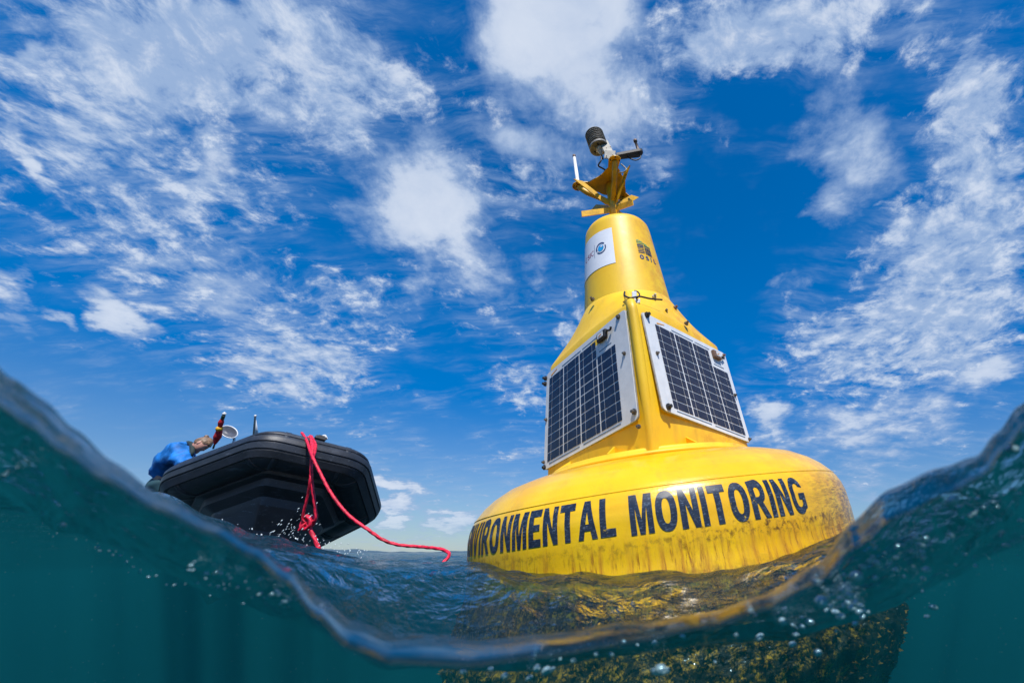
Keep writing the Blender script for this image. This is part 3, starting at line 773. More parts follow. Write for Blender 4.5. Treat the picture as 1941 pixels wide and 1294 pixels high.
# sensor bracket on the front lobe
F0 = lobes[1]
b0 = Vector((.03, -.24, PZ+.10))
vs, fs = join(box(F0+Vector((-.01, .02, .03)), (.05, 0, 0), (0, .03, 0), (0, 0, .022)), box(F0+Vector((-.035, .03, .12)), (.052, 0, -.010), (0, .005, 0), (.010, 0, .052)))
bevel(mesh('sensor_foot', vs, fs, M_alu, buoy), .004)
shc = Vector((-.085, -.18, PZ+.40))
top = shc+Vector((.062, -.02, -.02)); low = F0+Vector((-.03, .04, .12))
vs, fs = box((top+low)/2, (.042, .004, .006), (-.004, .005, 0), (top-low)/2); bevel(mesh('sensor_bracket', vs, fs, M_alu, buoy), .003)
for (u, v) in ((-.03, .02), (.03, .02), (0, .0), (-.02, .12), (.02, .13)):
    vs, fs = tube([low+Vector((u-.01, -.02, v-.04)), low+Vector((u-.01, -.03, v-.04))], .005, 8); mesh('bracket_bolt', vs, fs, M_bolt, buoy)
rs = bpy.data.objects.new('radiation_shield', None); COL.objects.link(rs); rs.parent = buoy
TL = Matrix.Rotation(R(-9), 4, 'Y')
for k in range(9):
    z = -.085+.024*k
    vs, fs = lathe([(.030, .010), (.075, .008), (.093, -.002), (.095, -.007), (.090, -.007), (.074, .003), (.030, .005), (.030, .010)], 40)
    if k == 0: vs, fs = lathe([(.004, .012), (.093, .012), (.096, .0), (.094, -.012), (.088, -.012), (.084, -.002), (.02, -.004), (.004, -.004)], 40)
    vs = [TL @ Vector((x, y, z_+z))+shc for x, y, z_ in vs]
    mesh('shield_plate', vs, fs, M_grey, rs, True)
vs, fs = lathe([(.002, .125), (.05, .122), (.088, .112), (.088, .106), (.002, .108)], 40); mesh('shield_plate', [TL @ Vector(v)+shc for v in vs], fs, M_grey, rs, True)
vs, fs = tube([TL @ Vector((0, 0, z))+shc for z in (-.19, -.16, -.159, -.12, -.119, -.09)], [.014, .016, .022, .024, .036, .036], 20); mesh('sensor_probe', vs, fs, M_ant, rs, True)
for k in range(3):
    a = 2*pi*k/3+.4; q = [TL @ Vector((.055*cos(a), .055*sin(a), z))+shc for z in (-.108, -.094)]
    vs, fs = tube(q, .010, 8); mesh('shield_screw', vs, fs, M_black, rs)
q0 = TL @ Vector((0, 0, -.19))+shc
vs, fs = tube(smoothpath([q0, q0+Vector((.01, 0, -.06)), Vector((-.06, -.22, PZ+.14)), Vector((-.07, -.24, PZ+.07)), Vector((-.10, -.22, PZ+.03)), Vector((-.06, -.18, PZ+.03)), Vector((-.02, -.14, PZ+.02)), Vector((-.03, -.05, PZ+.02))]), .008, 8)
mesh('sensor_cable', vs, fs, M_cable, buoy, True)
# black arm with a short antenna at its end
a0 = F0+Vector((.02, .03, .075)); a1 = Vector((.315, -.2, PZ+.155))
dirn = (a1-a0); sd = Vector((-dirn.y, dirn.x, 0)).normalized()
N = 14; out = []
for k in range(N+1):
    t = k/N; wd = .030+.012*t; out.append(a0.lerp(a1, t)+sd*wd)
for k in range(9):
    a = k/8*pi; out.append(a1+(sd*cos(a)+dirn.normalized()*sin(a))*.042)
for k in range(N, -1, -1):
    t = k/N; wd = .030+.012*t; out.append(a0.lerp(a1, t)-sd*wd)
n = len(out); vs = out+[p+Vector((0, 0, .03)) for p in out]
mesh('instrument_arm', vs, [tuple(range(n-1, -1, -1)), tuple(range(n, 2*n))]+[(i, (i+1) % n, n+(i+1) % n, n+i) for i in range(n)], M_black, buoy)
vs, fs = tube([a1+Vector((0, 0, .03)), a1+Vector((-.004, 0, .06)), a1+Vector((-.014, 0, .17)), a1+Vector((-.014, 0, .171)), a1+Vector((-.016, 0, .195))], [.020, .014, .013, .019, .019], 14)
mesh('stub_antenna', vs, fs, M_brown, buoy, True)
vs, fs = tube(smoothpath([a1+Vector((0, -.01, -.004)), a1+Vector((.005, -.01, -.06)), a1+Vector((-.05, -.02, -.10)), a1+Vector((-.11, -.02, -.06)), a1+Vector((-.14, 0, .0)), a1+Vector((-.18, 0, .035)), a1+Vector((-.22, 0, .03))]), .006, 8)
mesh('arm_cable', vs, fs, M_cable, buoy, True)
vs, fs = tube(smoothpath([F0+Vector((.06, .06, .02)), F0+Vector((.085, .05, -.03)), F0+Vector((.10, .04, -.08)), F0+Vector((.07, .05, -.10)), F0+Vector((.03, .08, -.07))]), .006, 8)
mesh('arm_cable', vs, fs, M_grey, buoy, True)
# tufts of growth on the submerged hull
random.seed(11)
vs, fs = [], []
for k in range(2600):
    a = random.uniform(-2.2, 2.2); z = random.uniform(-.75, -.13)
    r = prof_r(z)*1.0; c = Vector((r*sin(a), -r*cos(a), z)); n = Vector((sin(a), -cos(a), .2)).normalized(); s_ = Vector((cos(a), sin(a), 0))
    h = random.uniform(.006, .022); wd = random.uniform(.004, .012); t_ = Vector((random.uniform(-1, 1), random.uniform(-1, 1), random.uniform(-1, .6)))*h*.5
    u = s_*wd; v = Vector((0, 0, wd)); b = len(vs)
    vs += [c-u-v*.6, c+u-v*.6, c+v, c+n*h+t_]; fs += [(b, b+1, b+3), (b+1, b+2, b+3), (b+2, b, b+3)]
m_, t_n = newmat('algae'); o_ = t_n.node('ShaderNodeTexCoord').outputs['Object']
princ(t_n, t_n.mix(t_n.ss(t_n.noise(o_, 20, 5, .7), .47, .6), (.024, .015, .006), (.62, .25, .010)), .7)
g_ = mesh('algae_growth', vs, fs, m_, buoy); g_['kind'] = 'stuff'

# ------------------------------------------------------------------ inflatable boat
boat = thing('inflatable_boat', 'black inflatable boat seen bow-on from below, riding up behind the wave', 'boat')
BB = Matrix.Rotation(3.926, 3, 'Z') @ Matrix.Rotation(.355, 3, 'X') @ Matrix.Rotation(-.135, 3, 'Y')
BO = Vector((-3.60, 4.80, .945+CAMZ))
def bl(x, y, z=0): return BB @ Vector((x, y, z))+BO
back = Vector((-.70, .71, -.11)); UPB = (BB @ Vector((0, 0, 1)))
N0, N1, N2, N3 = bl(.88, -.94), bl(.372, 0), bl(-.372, 0), bl(-.84, -.90)
corner_pts = [N0+back*3.0, N0+back*1.2, N0, N1, N2, N3, N3+back*1.2, N3+back*3.0]
def roundpoly(pts, f=.075):
    out = [pts[0]]
    for i in range(1, len(pts)-1):
        p = pts[i]; a = p+(pts[i-1]-p).normalized()*f; b = p+(pts[i+1]-p).normalized()*f
        for k in range(6):
            t = k/5; out.append(a*(1-t)**2+p*2*t*(1-t)+b*t*t)
    out.append(pts[-1]); return out
path = roundpoly(corner_pts)
cen = (N0+N3)/2
ups, outs = [], []
for i, p in enumerate(path):
    t = (path[min(i+1, len(path)-1)]-path[max(i-1, 0)]).normalized()
    o = t.cross(UPB)
    if o.dot(p-(cen+back*1.0)) < 0: o = -o
    o.normalize(); ups.append((o.cross(t) if o.cross(t).dot(UPB) > 0 else t.cross(o)).normalized()); outs.append(o)
def sweep(profile, closed=True):
    vs, fs = [], []; n = len(profile)
    for p, o, u in zip(path, outs, ups):
        for (a, b) in profile: vs.append(p+o*a+u*b)
    m = n if closed else n-1
    for i in range(len(path)-1):
        for k in range(m):
            k2 = (k+1) % n; fs.append((i*n+k, i*n+k2, (i+1)*n+k2, (i+1)*n+k))
    if closed: fs.append(tuple(range(n))); fs.append(tuple((len(path)-1)*n+k for k in range(n)))
    return vs, fs
TR = .20
vs, fs = sweep([(TR*cos(2*pi*k/32), TR*sin(2*pi*k/32)) for k in range(32)])
tb = mesh('inflatable_tube', vs, fs, M_rib, boat, True)
# broad ribbed rubbing strake below a deep groove
def polar(r, d): return (r*cos(R(d)), r*sin(R(d)))
pr = [polar(TR-.01, 12), polar(TR+.028, 10), polar(TR+.034, 4), polar(TR+.030, -6), polar(TR+.018, -8), polar(TR+.018, -10), polar(TR+.030, -12), polar(TR+.030, -26),
      polar(TR+.016, -28), polar(TR+.016, -30), polar(TR+.026, -32), polar(TR+.022, -50), polar(TR-.01, -54)]
vs, fs = sweep(pr); mesh('rubbing_strake', vs, fs, M_strake, boat, True).data.set_sharp_from_angle(angle=R(32))
pr = [polar(TR-.004, 38), polar(TR+.010, 36), polar(TR+.014, 30), polar(TR+.010, 24), polar(TR-.004, 22)]
vs, fs = sweep(pr); mesh('wear_strip', vs, fs, M_strake, boat, True)
for i, p in enumerate(path):      # glued seam bands round the tube at each bend
    if 1 <= i < len(path)-1 and (i-1) % 6 in (0, 5):
        o_2, u_2 = outs[i], ups[i]; t_2 = o_2.cross(u_2).normalized()
        vs, fs = [], []
        for dd, rr_2 in ((-.028, TR-.002), (-.026, TR+.005), (.026, TR+.005), (.028, TR-.002)):
            for k in range(24):
                a = R(20)+R(215)*0+2*pi*k/24; vs.append(p+t_2*dd+(o_2*cos(a)+u_2*sin(a))*rr_2)
        for j in range(3):
            for k in range(24): fs.append((j*24+k, j*24+(k+1) % 24, (j+1)*24+(k+1) % 24, (j+1)*24+k))
        mesh('seam_band', vs, fs, M_strake, boat, True)
# faceted hull under the tube
def keel(p):
    k = (p-cen).dot(back.normalized())
    return cen+back.normalized()*max(.0, k)
vs, fs = [], []; rings = ((.0, .10), (.08, .19), (.17, .20), (.20, .27), (.34, .33), (.37, .41), (.58, .60), (.61, .68), (1.0, 1.05))
for tt, dn in rings:
    for p in path:
        kq = keel(p); q = p.lerp(kq, tt*.9+.08 if tt < 1 else 1); vs.append(q-UPB*dn)
n = len(path)
for j in range(len(rings)-1):
    for i in range(n-1): fs.append((j*n+i, j*n+i+1, (j+1)*n+i+1, (j+1)*n+i))
mesh('boat_hull', vs, fs, M_ribdk, boat, True).data.set_sharp_from_angle(angle=R(25))
dk = [p.lerp(keel(p), .08)-UPB*.10 for p in path]
dk2 = [keel(p)-UPB*.12 for p in path]
mesh('deck', dk+dk2, [(i, i+1, n+i+1, n+i) for i in range(n-1)], M_ribdk, boat)
vs = [path[0]-UPB*.2, path[-1]-UPB*.2, path[-1]+UPB*.18, path[0]+UPB*.18]; bk = back.normalized()*.05
mesh('transom', vs+[v+bk for v in vs], [(0, 1, 2, 3), (7, 6, 5, 4), (0, 4, 5, 1), (1, 5, 6, 2), (2, 6, 7, 3), (3, 7, 4, 0)], M_ribdk, boat)
# bow cleat
cb = at(607, 831, 4.88)
ux = (N2-N1).normalized()
vs, fs = join(box(cb, ux*.055, UPB*.022, back.normalized()*.05), box(cb+UPB*.03, ux*.03, UPB*.012, back.normalized()*.02))
cl_ = bevel(mesh('bow_cleat', vs, fs, M_black, boat), .008)
vs, fs = tube(smoothpath([cb+ux*.01+UPB*.035, cb+ux*.03+UPB*.05, cb+ux*.05+UPB*.03, cb+ux*.06+UPB*.012]), .013, 8); mesh('cleat_pin', vs, fs, M_ant, cl_, True)
# white mast light aerial
b_ = at(480, 835, 5.6); t_ = at(484, 786, 5.6)
vs, fs = tube([b_, b_.lerp(t_, .93), b_.lerp(t_, .94), t_], [.012, .011, .016, .010], 10); ae = mesh('whip_aerial', vs, fs, M_ant, boat, True)
vs, fs = tube([at(487, 835, 5.75), at(484.5, 795, 5.7)], [.028, .006], 8); mesh('aerial_base', vs, fs, M_white, ae, True)
# oval searchlight on the rail
c = at(434, 818, 5.5); rt = Vector((1, 0, 0)); upv = pray(430, 700).cross(rt).normalized(); upv = -upv if upv.z < 0 else upv
fw = (Vector((0, 0, CAMZ))-c).normalized()
maj = (rt*.85-upv*.52).normalized(); mnr = maj.cross(fw).normalized()
def ellip(off, a, b, N=32): return [c+fw*off+maj*(a*cos(2*pi*k/N))+mnr*(b*sin(2*pi*k/N)) for k in range(N)]
vs = ellip(-.06, .06, .03)+ellip(-.02, .115, .062)+ellip(.01, .118, .066)+ellip(.012, .098, .050)+ellip(-.012, .05, .022)
fs = [tuple(range(31, -1, -1)), tuple(range(128, 160))]
for j in range(4):
    for k in range(32): fs.append((j*32+k, j*32+(k+1) % 32, (j+1)*32+(k+1) % 32, (j+1)*32+k))
sp = mesh('deck_mirror', vs, fs, M_mirr, boat, True)
for poly in sp.data.polygons: pass
vs = ellip(-.022, .119, .066)+ellip(.014, .121, .069)+ellip(.014, .108, .058)+ellip(-.022, .106, .056); fs = []
for j in range(3):
    for k in range(32): fs.append((j*32+k, j*32+(k+1) % 32, (j+1)*32+(k+1) % 32, (j+1)*32+k))
mesh('mirror_rim', vs, fs, M_white, sp, True)
vs, fs = tube(smoothpath([c-fw*.05+maj*.03, at(444, 832, 5.55), at(440, 842, 5.5), at(432, 852, 5.5)]), .014, 8); mesh('mirror_post', vs, fs, M_white, sp, True)

# furled red flag on a short dark staff
fl = thing('furled_flag', 'furled red, yellow and black flag on a staff with a white ball tip', 'flag', at(404, 850, 5.4))
fo_ = at(404, 850, 5.4)
def fpart(nm, pts, rad, mat, n=12):
    vs, fs = tube(smoothpath([p-fo_ for p in pts], 5), rad, n); return mesh(nm, vs, fs, mat, fl, True)
fpart('staff', [at(404, 850, 5.4), at(415, 815, 5.4), at(424, 789, 5.4)], .010, M_dark)
def taper(ks, n): 
    return [ks[0]+(ks[1]-ks[0])*min(1, i/(n*.5)) if i < n*.5 else ks[1]+(ks[2]-ks[1])*((i-n*.5)/(n*.5)) for i in range(n+1)]
fpart('lower_cloth', [at(407, 842, 5.39), at(412, 828, 5.39), at(416.5, 814, 5.39)], taper((.010, .042, .028), 10), M_clothred)
fpart('cloth_tie', [at(414, 815, 5.385), at(417.5, 809, 5.385)], taper((.030, .040, .026), 5), M_clothyel)
fpart('upper_cloth', [at(417, 809, 5.39), at(419, 800, 5.39), at(421.5, 793, 5.39)], taper((.022, .030, .014), 10), M_clothred)
fpart('staff_band', [at(421, 795, 5.39), at(424, 787, 5.39)], .019, M_dark)
fpart('ball_tip', [at(424.2, 787, 5.4), at(424.8, 785, 5.4), at(425.3, 782.5, 5.4), at(425.8, 780.5, 5.4)], taper((.010, .024, .004), 15), M_ant)

# ------------------------------------------------------------------ red ropes
def rope(pts, rad, label):
    ps = smoothpath(pts, 10); vs, fs = [], []
    path_ = ps; N = len(path_); n = 12; up = None; L = 0; prev = None
    for i, p in enumerate(path_):
        t = (path_[min(i+1, N-1)]-path_[max(i-1, 0)]).normalized()
        if up is None: up = t.orthogonal().normalized()
        up = (up-t*up.dot(t)).normalized(); s_ = t.cross(up)
        if prev is not None: L += (p-prev).length
        prev = p
        for k in range(n):
            a = 2*pi*k/n; r = rad*(1+.17*cos(3*a+L/rad*.9)); vs.append(p+(up*cos(a)+s_*sin(a))*r)
    for i in range(N-1):
        for k in range(n):
            k2 = (k+1) % n; fs.append((i*n+k, i*n+k2, (i+1)*n+k2, (i+1)*n+k))
    fs.append(tuple(range(n))); fs.append(tuple((N-1)*n+k for k in range(n)))
    return vs, fs
dn = 4.25
kn = at(582, 990, 4.1)
ring = []
for k in range(15):
    a = k/14*4*pi; ring.append(kn+Vector((.055*cos(a)+.01*sin(a*1.5), .03*sin(a*.7), .055*sin(a)*(1-.2*cos(a)))))
v1 = join(rope([at(574, 822, 4.92), at(580, 835, 4.62), at(590, 860, 4.36), at(589, 900, 4.15), at(583, 940, 4.12), at(574, 980, 4.1), kn], .012, ''),
          rope([kn, at(598, 985, 4.08), at(597, 960, 4.1), at(591, 915, 4.14), at(590, 880, 4.18), at(592, 850, 4.3), at(588, 826, 4.88)], .014, ''),
          rope(ring, .016, ''),
          rope([at(584, 828, 4.86), at(594, 842, 4.5), at(596, 856, 4.36), at(590, 866, 4.2)], .012, ''),
          rope([at(590, 826, 4.86), at(598, 842, 4.5), at(597, 856, 4.36), at(591, 870, 4.2)], .012, ''),
          rope([kn, at(588, 1003, 4.08), at(596, 1020, 4.05), at(604, 1040, 4.02), at(608, 1070, 4.0)], .017, ''),
          rope([kn, at(574, 995, 4.06), at(566, 1005, 4.04)], .010, ''))
tag(mesh('bow_lashing', *v1, M_red, None, True), 'red rope loops hanging from the boat bow down to a knot at the waterline', 'rope')
v2_ = rope([at(572, 820, 4.9), at(581, 834, 4.60), at(590, 860, 4.18), at(604, 890, 4.05), at(628, 935, 3.9), at(660, 975, 3.8), at(700, 1005, 3.75), at(725, 1022, 3.75), at(755, 1032, 3.75), at(800, 1036, 3.75),
            at(835, 1040, 3.7), at(850, 1047, 3.66), at(849, 1056, 3.6), at(838, 1068, 3.55), at(815, 1090, 3.5)], .0130, '')
tag(mesh('tow_rope', *v2_, M_red, None, True), 'long slack red rope running from the boat bow to the water beside the buoy', 'rope')

# ------------------------------------------------------------------ person bending over in the boat
PD = 5.5
pr0 = at(300, 1000, PD)
per = thing('person', 'person with fair tied-up hair in a blue shirt bending over inside the black boat', 'person', pr0)
def skin(name, verts, edges, radii, mat, parent, sub=2, org=pr0):
    me = bpy.data.meshes.new(name); me.from_pydata([tuple(Vector(v)-org) for v in verts], edges, []); me.update()
    o = link(name, me, mat, parent)
    o.modifiers.new('skin', 'SKIN'); 
    for i, r in enumerate(radii): me.skin_vertices[0].data[i].radius = (r if isinstance(r, tuple) else (r, r))
    me.skin_vertices[0].data[0].use_root = True; o.modifiers['skin'].use_smooth_shade = True
    s_ = o.modifiers.new('sub', 'SUBSURF'); s_.levels = sub; s_.render_levels = sub
    return o
def q(px, py, d=0): return at(383+(px-383)*.86, 845+(py-845)*.9, PD+d)
head = at(382, 842, PD); 
V_ = [q(300, 905), q(312, 880), q(332, 860), q(352, 856), q(366, 856), q(376, 850),       # hips, belly, chest, neck base, neck, skull base
      q(334, 868, -.20), q(350, 895, -.28), q(376, 905, -.30), q(388, 908, -.32),             # near arm: shoulder, elbow, wrist, hand
      q(346, 850, .20), q(362, 880, .26), q(384, 900, .24), q(392, 904, .22),
      q(296, 925, -.10), q(312, 965, -.14), q(300, 1010, -.12), q(310, 1018, -.16),
      q(300, 920, .12), q(318, 965, .12), q(308, 1010, .14), q(318, 1018, .10)]
E_ = [(0, 1), (1, 2), (2, 3), (3, 4), (4, 5), (2, 6), (6, 7), (7, 8), (8, 9), (2, 10), (10, 11), (11, 12), (12, 13), (0, 14), (14, 15), (15, 16), (16, 17), (0, 18), (18, 19), (19, 20), (20, 21)]
Rr = [.15, .14, .15, .09, .06, .065, .06, .045, .03, .035, .06, .045, .03, .035, .09, .06, .045, .04, .09, .06, .045, .04]
body = skin('body', V_, E_, [r_*.80 for r_ in Rr], M_skin, per)
# head: an egg with brow, nose, chin, ear
hv, hf = [], []
fwd = (at(398, 868, PD-.05)-head).normalized(); side = (Vector((0, 0, CAMZ))-head); side = (side-fwd*side.dot(fwd)).normalized(); upn = side.cross(fwd).normalized()
if upn.dot(at(395, 815, PD)-head) < 0: upn = -upn
NU, NV = 32, 24
def headpt(th, ph, grow=0.):
    # th: 0 crown .. pi chin, ph: 0 face front
    x = sin(th)*cos(ph); y = sin(th)*sin(ph); z = cos(th)
    fx = .098; 
    r = Vector((x*fx, y*.076, z*.118))
    if x > 0:
        r.x += .020*exp(-((z+.12)/.16)**2-(y/.16)**2)*x            # nose
        r.x += .006*exp(-((z-.25)/.12)**2-(y/.5)**2)                 # brow
        r.x -= .008*exp(-((z-.08)/.10)**2-((abs(y)-.38)/.2)**2)      # eye sockets
        r.x += .006*exp(-((z+.50)/.10)**2-(y/.3)**2)                 # lips
        r.x += .010*exp(-((z+.82)/.16)**2-(y/.4)**2)                 # chin
    if z < -.2: r.y *= 1-.25*(-z-.2); r.x *= 1-(.35*(-z-.2) if x < 0 else .0)
    return r*(1+grow)
def hw(r): return head+(fwd*r.x+side*r.y+upn*r.z)*.88-pr0
for j in range(NV+1):
    for i in range(NU): hv.append(hw(headpt(pi*j/NV, 2*pi*i/NU)))
for j in range(NV):
    for i in range(NU): hf.append((j*NU+i, j*NU+(i+1) % NU, (j+1)*NU+(i+1) % NU, (j+1)*NU+i))
hd_ = mesh('head', hv, hf, M_skin, per, True)
def orb(c, rx, ry, rz, mat, nm, par, n=12):
    vs, fs = [], []
    for j in range(n+1):
        for i in range(n*2):
            th, ph = pi*j/n, pi*i/n; vs.append(hw(Vector(c)+Vector((rx*sin(th)*cos(ph), ry*sin(th)*sin(ph), rz*cos(th)))))
    for j in range(n):
        for i in range(n*2): fs.append((j*n*2+i, j*n*2+(i+1) % (n*2), (j+1)*n*2+(i+1) % (n*2), (j+1)*n*2+i))
    return mesh(nm, vs, fs, mat, par, True)
orb((-.005, .078, -.01), .016, .008, .028, M_skin, 'ear', hd_); orb((-.005, -.078, -.01), .016, .008, .028, M_skin, 'ear', hd_)
orb((.084, .030, .012), .008, .010, .007, M_dark, 'eye', hd_); orb((.084, -.030, .012), .008, .010, .007, M_dark, 'eye', hd_)
# hair cap with strands and a bun
vs, fs = [], []
for j in range(NV+1):
    for i in range(64):
        ph = 2*pi*i/64; th = pi*j/NV
        lim = 1.15 if cos(ph) > .55 else (1.45 if cos(ph) > -.1 else 2.1)
        th = th/pi*lim; n_ = noise.noise(Vector((ph*5, th*1.2, 1)))
        vs.append(hw(headpt(th, ph, .10+.06*n_ if j < NV-1 else .02)))
for j in range(NV):
    for i in range(64): fs.append((j*64+i, j*64+(i+1) % 64, (j+1)*64+(i+1) % 64, (j+1)*64+i))
mesh('hair', vs, fs, M_hair, per, True)
orb((-.085, .0, .085), .032, .034, .030, M_hair, 'hair_bun', per)
# shirt over torso and upper arms, collar, trousers
Vs = [q(295, 918), q(312, 880), q(331, 859), q(350, 853), q(335, 869, -.21), q(349, 893, -.28), q(346, 850, .20), q(361, 876, .26)]
sh = skin('shirt', Vs, [(0, 1), (1, 2), (2, 3), (2, 4), (4, 5), (2, 6), (6, 7)], [.165, .175, .175, .115, .10, .09, .09, .08], M_shirt, per, 3)
dsp = bpy.data.textures.new('folds', 'CLOUDS'); dsp.noise_scale = .085
dm = sh.modifiers.new('folds', 'DISPLACE'); dm.texture = dsp; dm.strength = .075; dm.texture_coords = 'LOCAL'
vs, fs = tube(smoothpath([q(352, 838, .12)-pr0, q(360, 842, -.02)-pr0, q(361, 858, -.14)-pr0, q(353, 872, -.16)-pr0]), .026, 10); mesh('collar', vs, fs, M_collar, per, True)
skin('vest', [q(345, 872, -.05), q(360, 872, -.08), q(366, 868, -.06)], [(0, 1), (1, 2)], [.09, .075, .06], M_inner, per)
skin('trousers', [q(299, 904), q(296, 930, -.10), q(312, 967, -.14), q(301, 1006, -.12), q(300, 926, .12), q(318, 967, .12), q(308, 1006, .14)],
     [(0, 1), (1, 2), (2, 3), (0, 4), (4, 5), (5, 6)], [.175, .12, .085, .065, .12, .085, .065], M_trous, per)

# ------------------------------------------------------------------ air bubbles under the surface
m_, t_b = newmat('air_bubble')
lw = t_b.node('ShaderNodeLayerWeight', {'Blend': .35})
gl = t_b.node('ShaderNodeBsdfGlossy', {'Color': (.95, 1, 1, 1), 'Roughness': .12})
tr = t_b.node('ShaderNodeBsdfDiffuse', {'Color': (.95, .97, .98, 1)})
tp = t_b.node('ShaderNodeBsdfTransparent', {'Color': (.9, 1, 1, 1)})
m1 = t_b.node('ShaderNodeMixShader', {0: .7, 1: gl.outputs[0], 2: tr.outputs[0]})
m2 = t_b.node('ShaderNodeMixShader', {0: t_b.ss(lw.outputs['Facing'], .05, .5), 1: tp.outputs[0], 2: m1.outputs[0]})
m3 = t_b.node('ShaderNodeMixShader', {0: .75, 1: m1.outputs[0], 2: m2.outputs[0]})
t_b.l.new(m1.outputs[0], t_b.out.inputs[0])
def ball_mesh(sub, seed, st):
    bm = bmesh.new(); bmesh.ops.create_icosphere(bm, subdivisions=sub, radius=1)
    for v in bm.verts:
        v.co *= 1+.14*noise.noise(v.co*1.4+Vector((seed, 0, 0))); v.co.x *= st; v.co.z *= .85
    me = bpy.data.meshes.new('bubble'); bm.to_mesh(me); bm.free(); me.materials.append(m_)
    for p in me.polygons: p.use_smooth = True
    return me
balls = [ball_mesh(2, i*3.1, 1+.16*i) for i in range(5)]
random.seed(21)
def bubble(px, py, sz, lab_, grp, d=None, st=None):
    d = d or random.uniform(.50, .62)
    p = at(px, py, d); a = atan2(p.x, p.y); r = hypot(p.x, p.y)
    lim = surf(a, r)-.004
    while p.z > lim-sz/2*d/FPX and d > R0+.02:
        d -= .02; p = at(px, py, d); lim = surf(atan2(p.x, p.y), hypot(p.x, p.y))-.002
        if hypot(p.x, p.y) < R0*1.02: break
    o = bpy.data.objects.new('bubble', random.choice(balls)); COL.objects.link(o); o.location = p
    s_ = sz/2*d/FPX; o.scale = (s_, s_, s_); o.rotation_euler = (random.uniform(-.3, .3), random.uniform(-.6, .2), random.uniform(-.4, .4))
    tag(o, lab_, 'bubble', grp)
GR, GL, GM, GH = 'bubbles beside the right side of the buoy', 'bubbles under the surface at lower left', 'bubbles in front of the sunken hull', 'bubbles high under the right-hand wave'
LR, LL, LM, LH = 'small silvery air bubble in the swarm right of the sunken hull', 'tiny air bubble trailing under the surface left of the boat rope', 'air bubble drifting in front of the encrusted sunken hull', 'small air bubble under the steep wave at the right edge'
bubble(1623, 1092, 24, 'largest air bubble, oval and warm-tinted, right of the buoy under the wave', GR, .5)
bubble(1557, 1140, 24, 'crescent-shaped large air bubble above the rim of the sunken hull', GM, .5)
for px, py, sz in ((1663, 1067, 14), (1655, 1055, 9), (1648, 1062, 9), (1637, 1074, 10), (1600, 1090, 9), (1660, 1095, 9), (1701, 1035, 10), (1710, 1034, 8), (1699, 1056, 9), (1697, 1079, 8),
                   (1735, 1019, 11), (1742, 1022, 9), (1755, 1020, 13), (1747, 1034, 13), (1730, 1046, 10), (1749, 1046, 9), (1750, 1056, 9), (1803, 1014, 9), (1757, 1079, 12), (1749, 1096, 8),
                   (1597, 1120, 10), (1592, 1133, 9), (1610, 1128, 13), (1617, 1134, 12), (1606, 1142, 12), (1600, 1147, 10), (1616, 1152, 15), (1622, 1142, 10), (1632, 1148, 11), (1629, 1160, 12), (1637, 1156, 9), (1636, 1168, 9),
                   (1646, 1159, 8), (1585, 1160, 12), (1593, 1168, 12), (1575, 1148, 9), (1567, 1156, 8), (1620, 1181, 9), (1770, 1150, 10), (1757, 1168, 8), (1748, 1120, 6), (1676, 1048, 6), (1713, 1092, 6)):
    bubble(px+random.uniform(-1, 1), py, sz*1.05, LR, GR)
for px, py, sz in ((1535, 1178, 13), (1520, 1187, 11), (1508, 1202, 9), (1502, 1220, 11), (1550, 1236, 14), (1520, 1170, 7), (1483, 1177, 16), (1440, 1206, 13), (1395, 1203, 8), (1294, 1205, 7), (1253, 1268, 22), (1243, 1272, 14), (1265, 1270, 12),
                   (1130, 1239, 9), (1159, 1239, 8), (1087, 1251, 9), (1018, 1266, 15), (1035, 1270, 15), (1046, 1268, 10), (1003, 1284, 10), (956, 1280, 12), (930, 1267, 8), (878, 1272, 11), (1355, 1253, 7), (1208, 1222, 6), (1182, 1216, 8), (1240, 1217, 8), (1116, 1220, 6), (1062, 1248, 5), (1503, 1184, 7), (1585, 1195, 6)):
    bubble(px, py, sz*1.0, LM, GM, random.uniform(.48, .60))
for px, py, sz in ((1919, 851, 20), (1806, 948, 18), (1845, 973, 9), (1838, 977, 9), (1850, 968, 7), (1864, 962, 8), (1885, 952, 9), (1890, 960, 6), (1920, 927, 8), (1935, 934, 6), (1900, 1007, 5), (1934, 986, 8), (1905, 1033, 8), (1912, 1034, 7), (1850, 1072, 7), (1812, 1070, 5), (1795, 1090, 4), (1830, 1050, 5), (1938, 1018, 4)):
    bubble(px, py, sz*1.0, LH, GH, .48)
bubble(4, 903, 10, 'bright air bubble at the left edge of the water', GL, .5); bubble(118, 995, 10, 'lone bright air bubble under the left-hand wave', GL, .5)
for k in range(46):
    t = random.random(); px = 330+270*t+random.gauss(0, 10); py = 1082+66*t+random.gauss(0, 13)
    bubble(px, py, random.choice((3, 4, 4, 5, 6, 8)), LL, GL, random.uniform(.5, .62))
for k in range(12): bubble(178+12*k+random.gauss(0, 4), 1035+6.5*k+random.gauss(0, 4), random.choice((3, 4, 5)), LL, GL, .55)
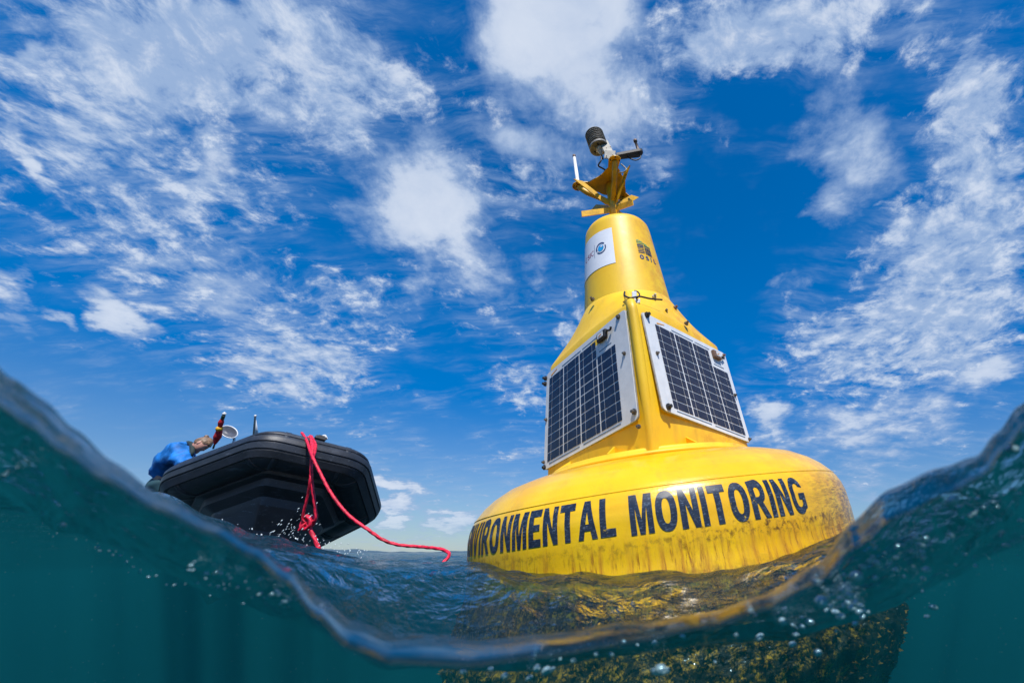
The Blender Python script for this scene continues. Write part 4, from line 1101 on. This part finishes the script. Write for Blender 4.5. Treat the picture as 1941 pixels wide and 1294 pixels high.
# the finest ones, past counting
vs, fs = [], []
def fleck(p, s_):
    b = len(vs); 
    vs.extend([p+Vector((s_, 0, 0)), p+Vector((-s_, 0, 0)), p+Vector((0, s_, 0)), p+Vector((0, -s_, 0)), p+Vector((0, 0, s_)), p+Vector((0, 0, -s_))])
    fs.extend([(b+i, b+j, b+k) for i in (0, 1) for j in (2, 3) for k in (4, 5)])
for k in range(260):
    z_ = random.random()
    if z_ < .45: px = random.uniform(1560, 1940); py = 1180-(px-1560)*.42+random.gauss(0, 22)
    elif z_ < .7: px = random.uniform(1000, 1560); py = 1215+random.gauss(0, 22)
    else: px = random.uniform(60, 620); py = 1000+(px-60)*.28+random.gauss(0, 14)
    d = random.uniform(.5, .75); p = at(px, py, d)
    if p.z < surf(atan2(p.x, p.y), hypot(p.x, p.y))-.006: fleck(p, random.uniform(.5, 1.3)*d/FPX)
fb = mesh('fine_bubbles', vs, fs, m_, None, True); fb['kind'] = 'stuff'; tag(fb, 'haze of very fine air bubbles just under the water surface', 'bubbles')

# spray where the boat slaps the water
random.seed(5); vs, fs = [], []
def drop(p, s_, v):
    v1_, f1_ = tube([p-v*s_*2.2, p-v*s_, p, p+v*s_, p+v*s_*1.8], [s_*.1, s_*.55, s_*.8, s_*.6, s_*.15], 6); b = len(vs); vs.extend(v1_); fs.extend([tuple(i+b for i in f) for f in f1_])
for k in range(60):
    t = random.random(); px = 520+75*t+random.gauss(0, 12); py = 1015-60*t*random.random()+random.gauss(0, 9)
    drop(at(px, py, random.uniform(3.2, 3.8)), random.uniform(.0015, .0055), Vector((.55, 0, .8)).normalized())
for k in range(160):
    px = random.uniform(340, 700); py = 965+(px-340)*.24+random.gauss(0, 7)+(14 if px < 560 else 0)
    drop(at(px, py, random.uniform(2.6, 3.4)), random.uniform(.0015, .004), Vector((random.uniform(-1, 1), 0, .5)).normalized())
sp_ = mesh('spray', vs, fs, M_spray, None, True); sp_['kind'] = 'stuff'; tag(sp_, 'white spray drops thrown up where the boat bow meets the water', 'spray')

# specks drifting in the water
random.seed(31); vs, fs = [], []
for k in range(520):
    px = random.uniform(-60, 2000); py = random.uniform(960, 1340); d = random.uniform(.45, 1.8); p = at(px, py, d)
    if p.z < surf(atan2(p.x, p.y), hypot(p.x, p.y))-.03 and hypot(p.x, p.y) > .42: fleck(p, random.uniform(.3, .75)*d/FPX)
pm = mesh('plankton', vs, fs, simple('plankton_speck', (.45, .55, .5), .6), None, True); pm['kind'] = 'stuff'; tag(pm, 'pale specks drifting in the green water', 'plankton')
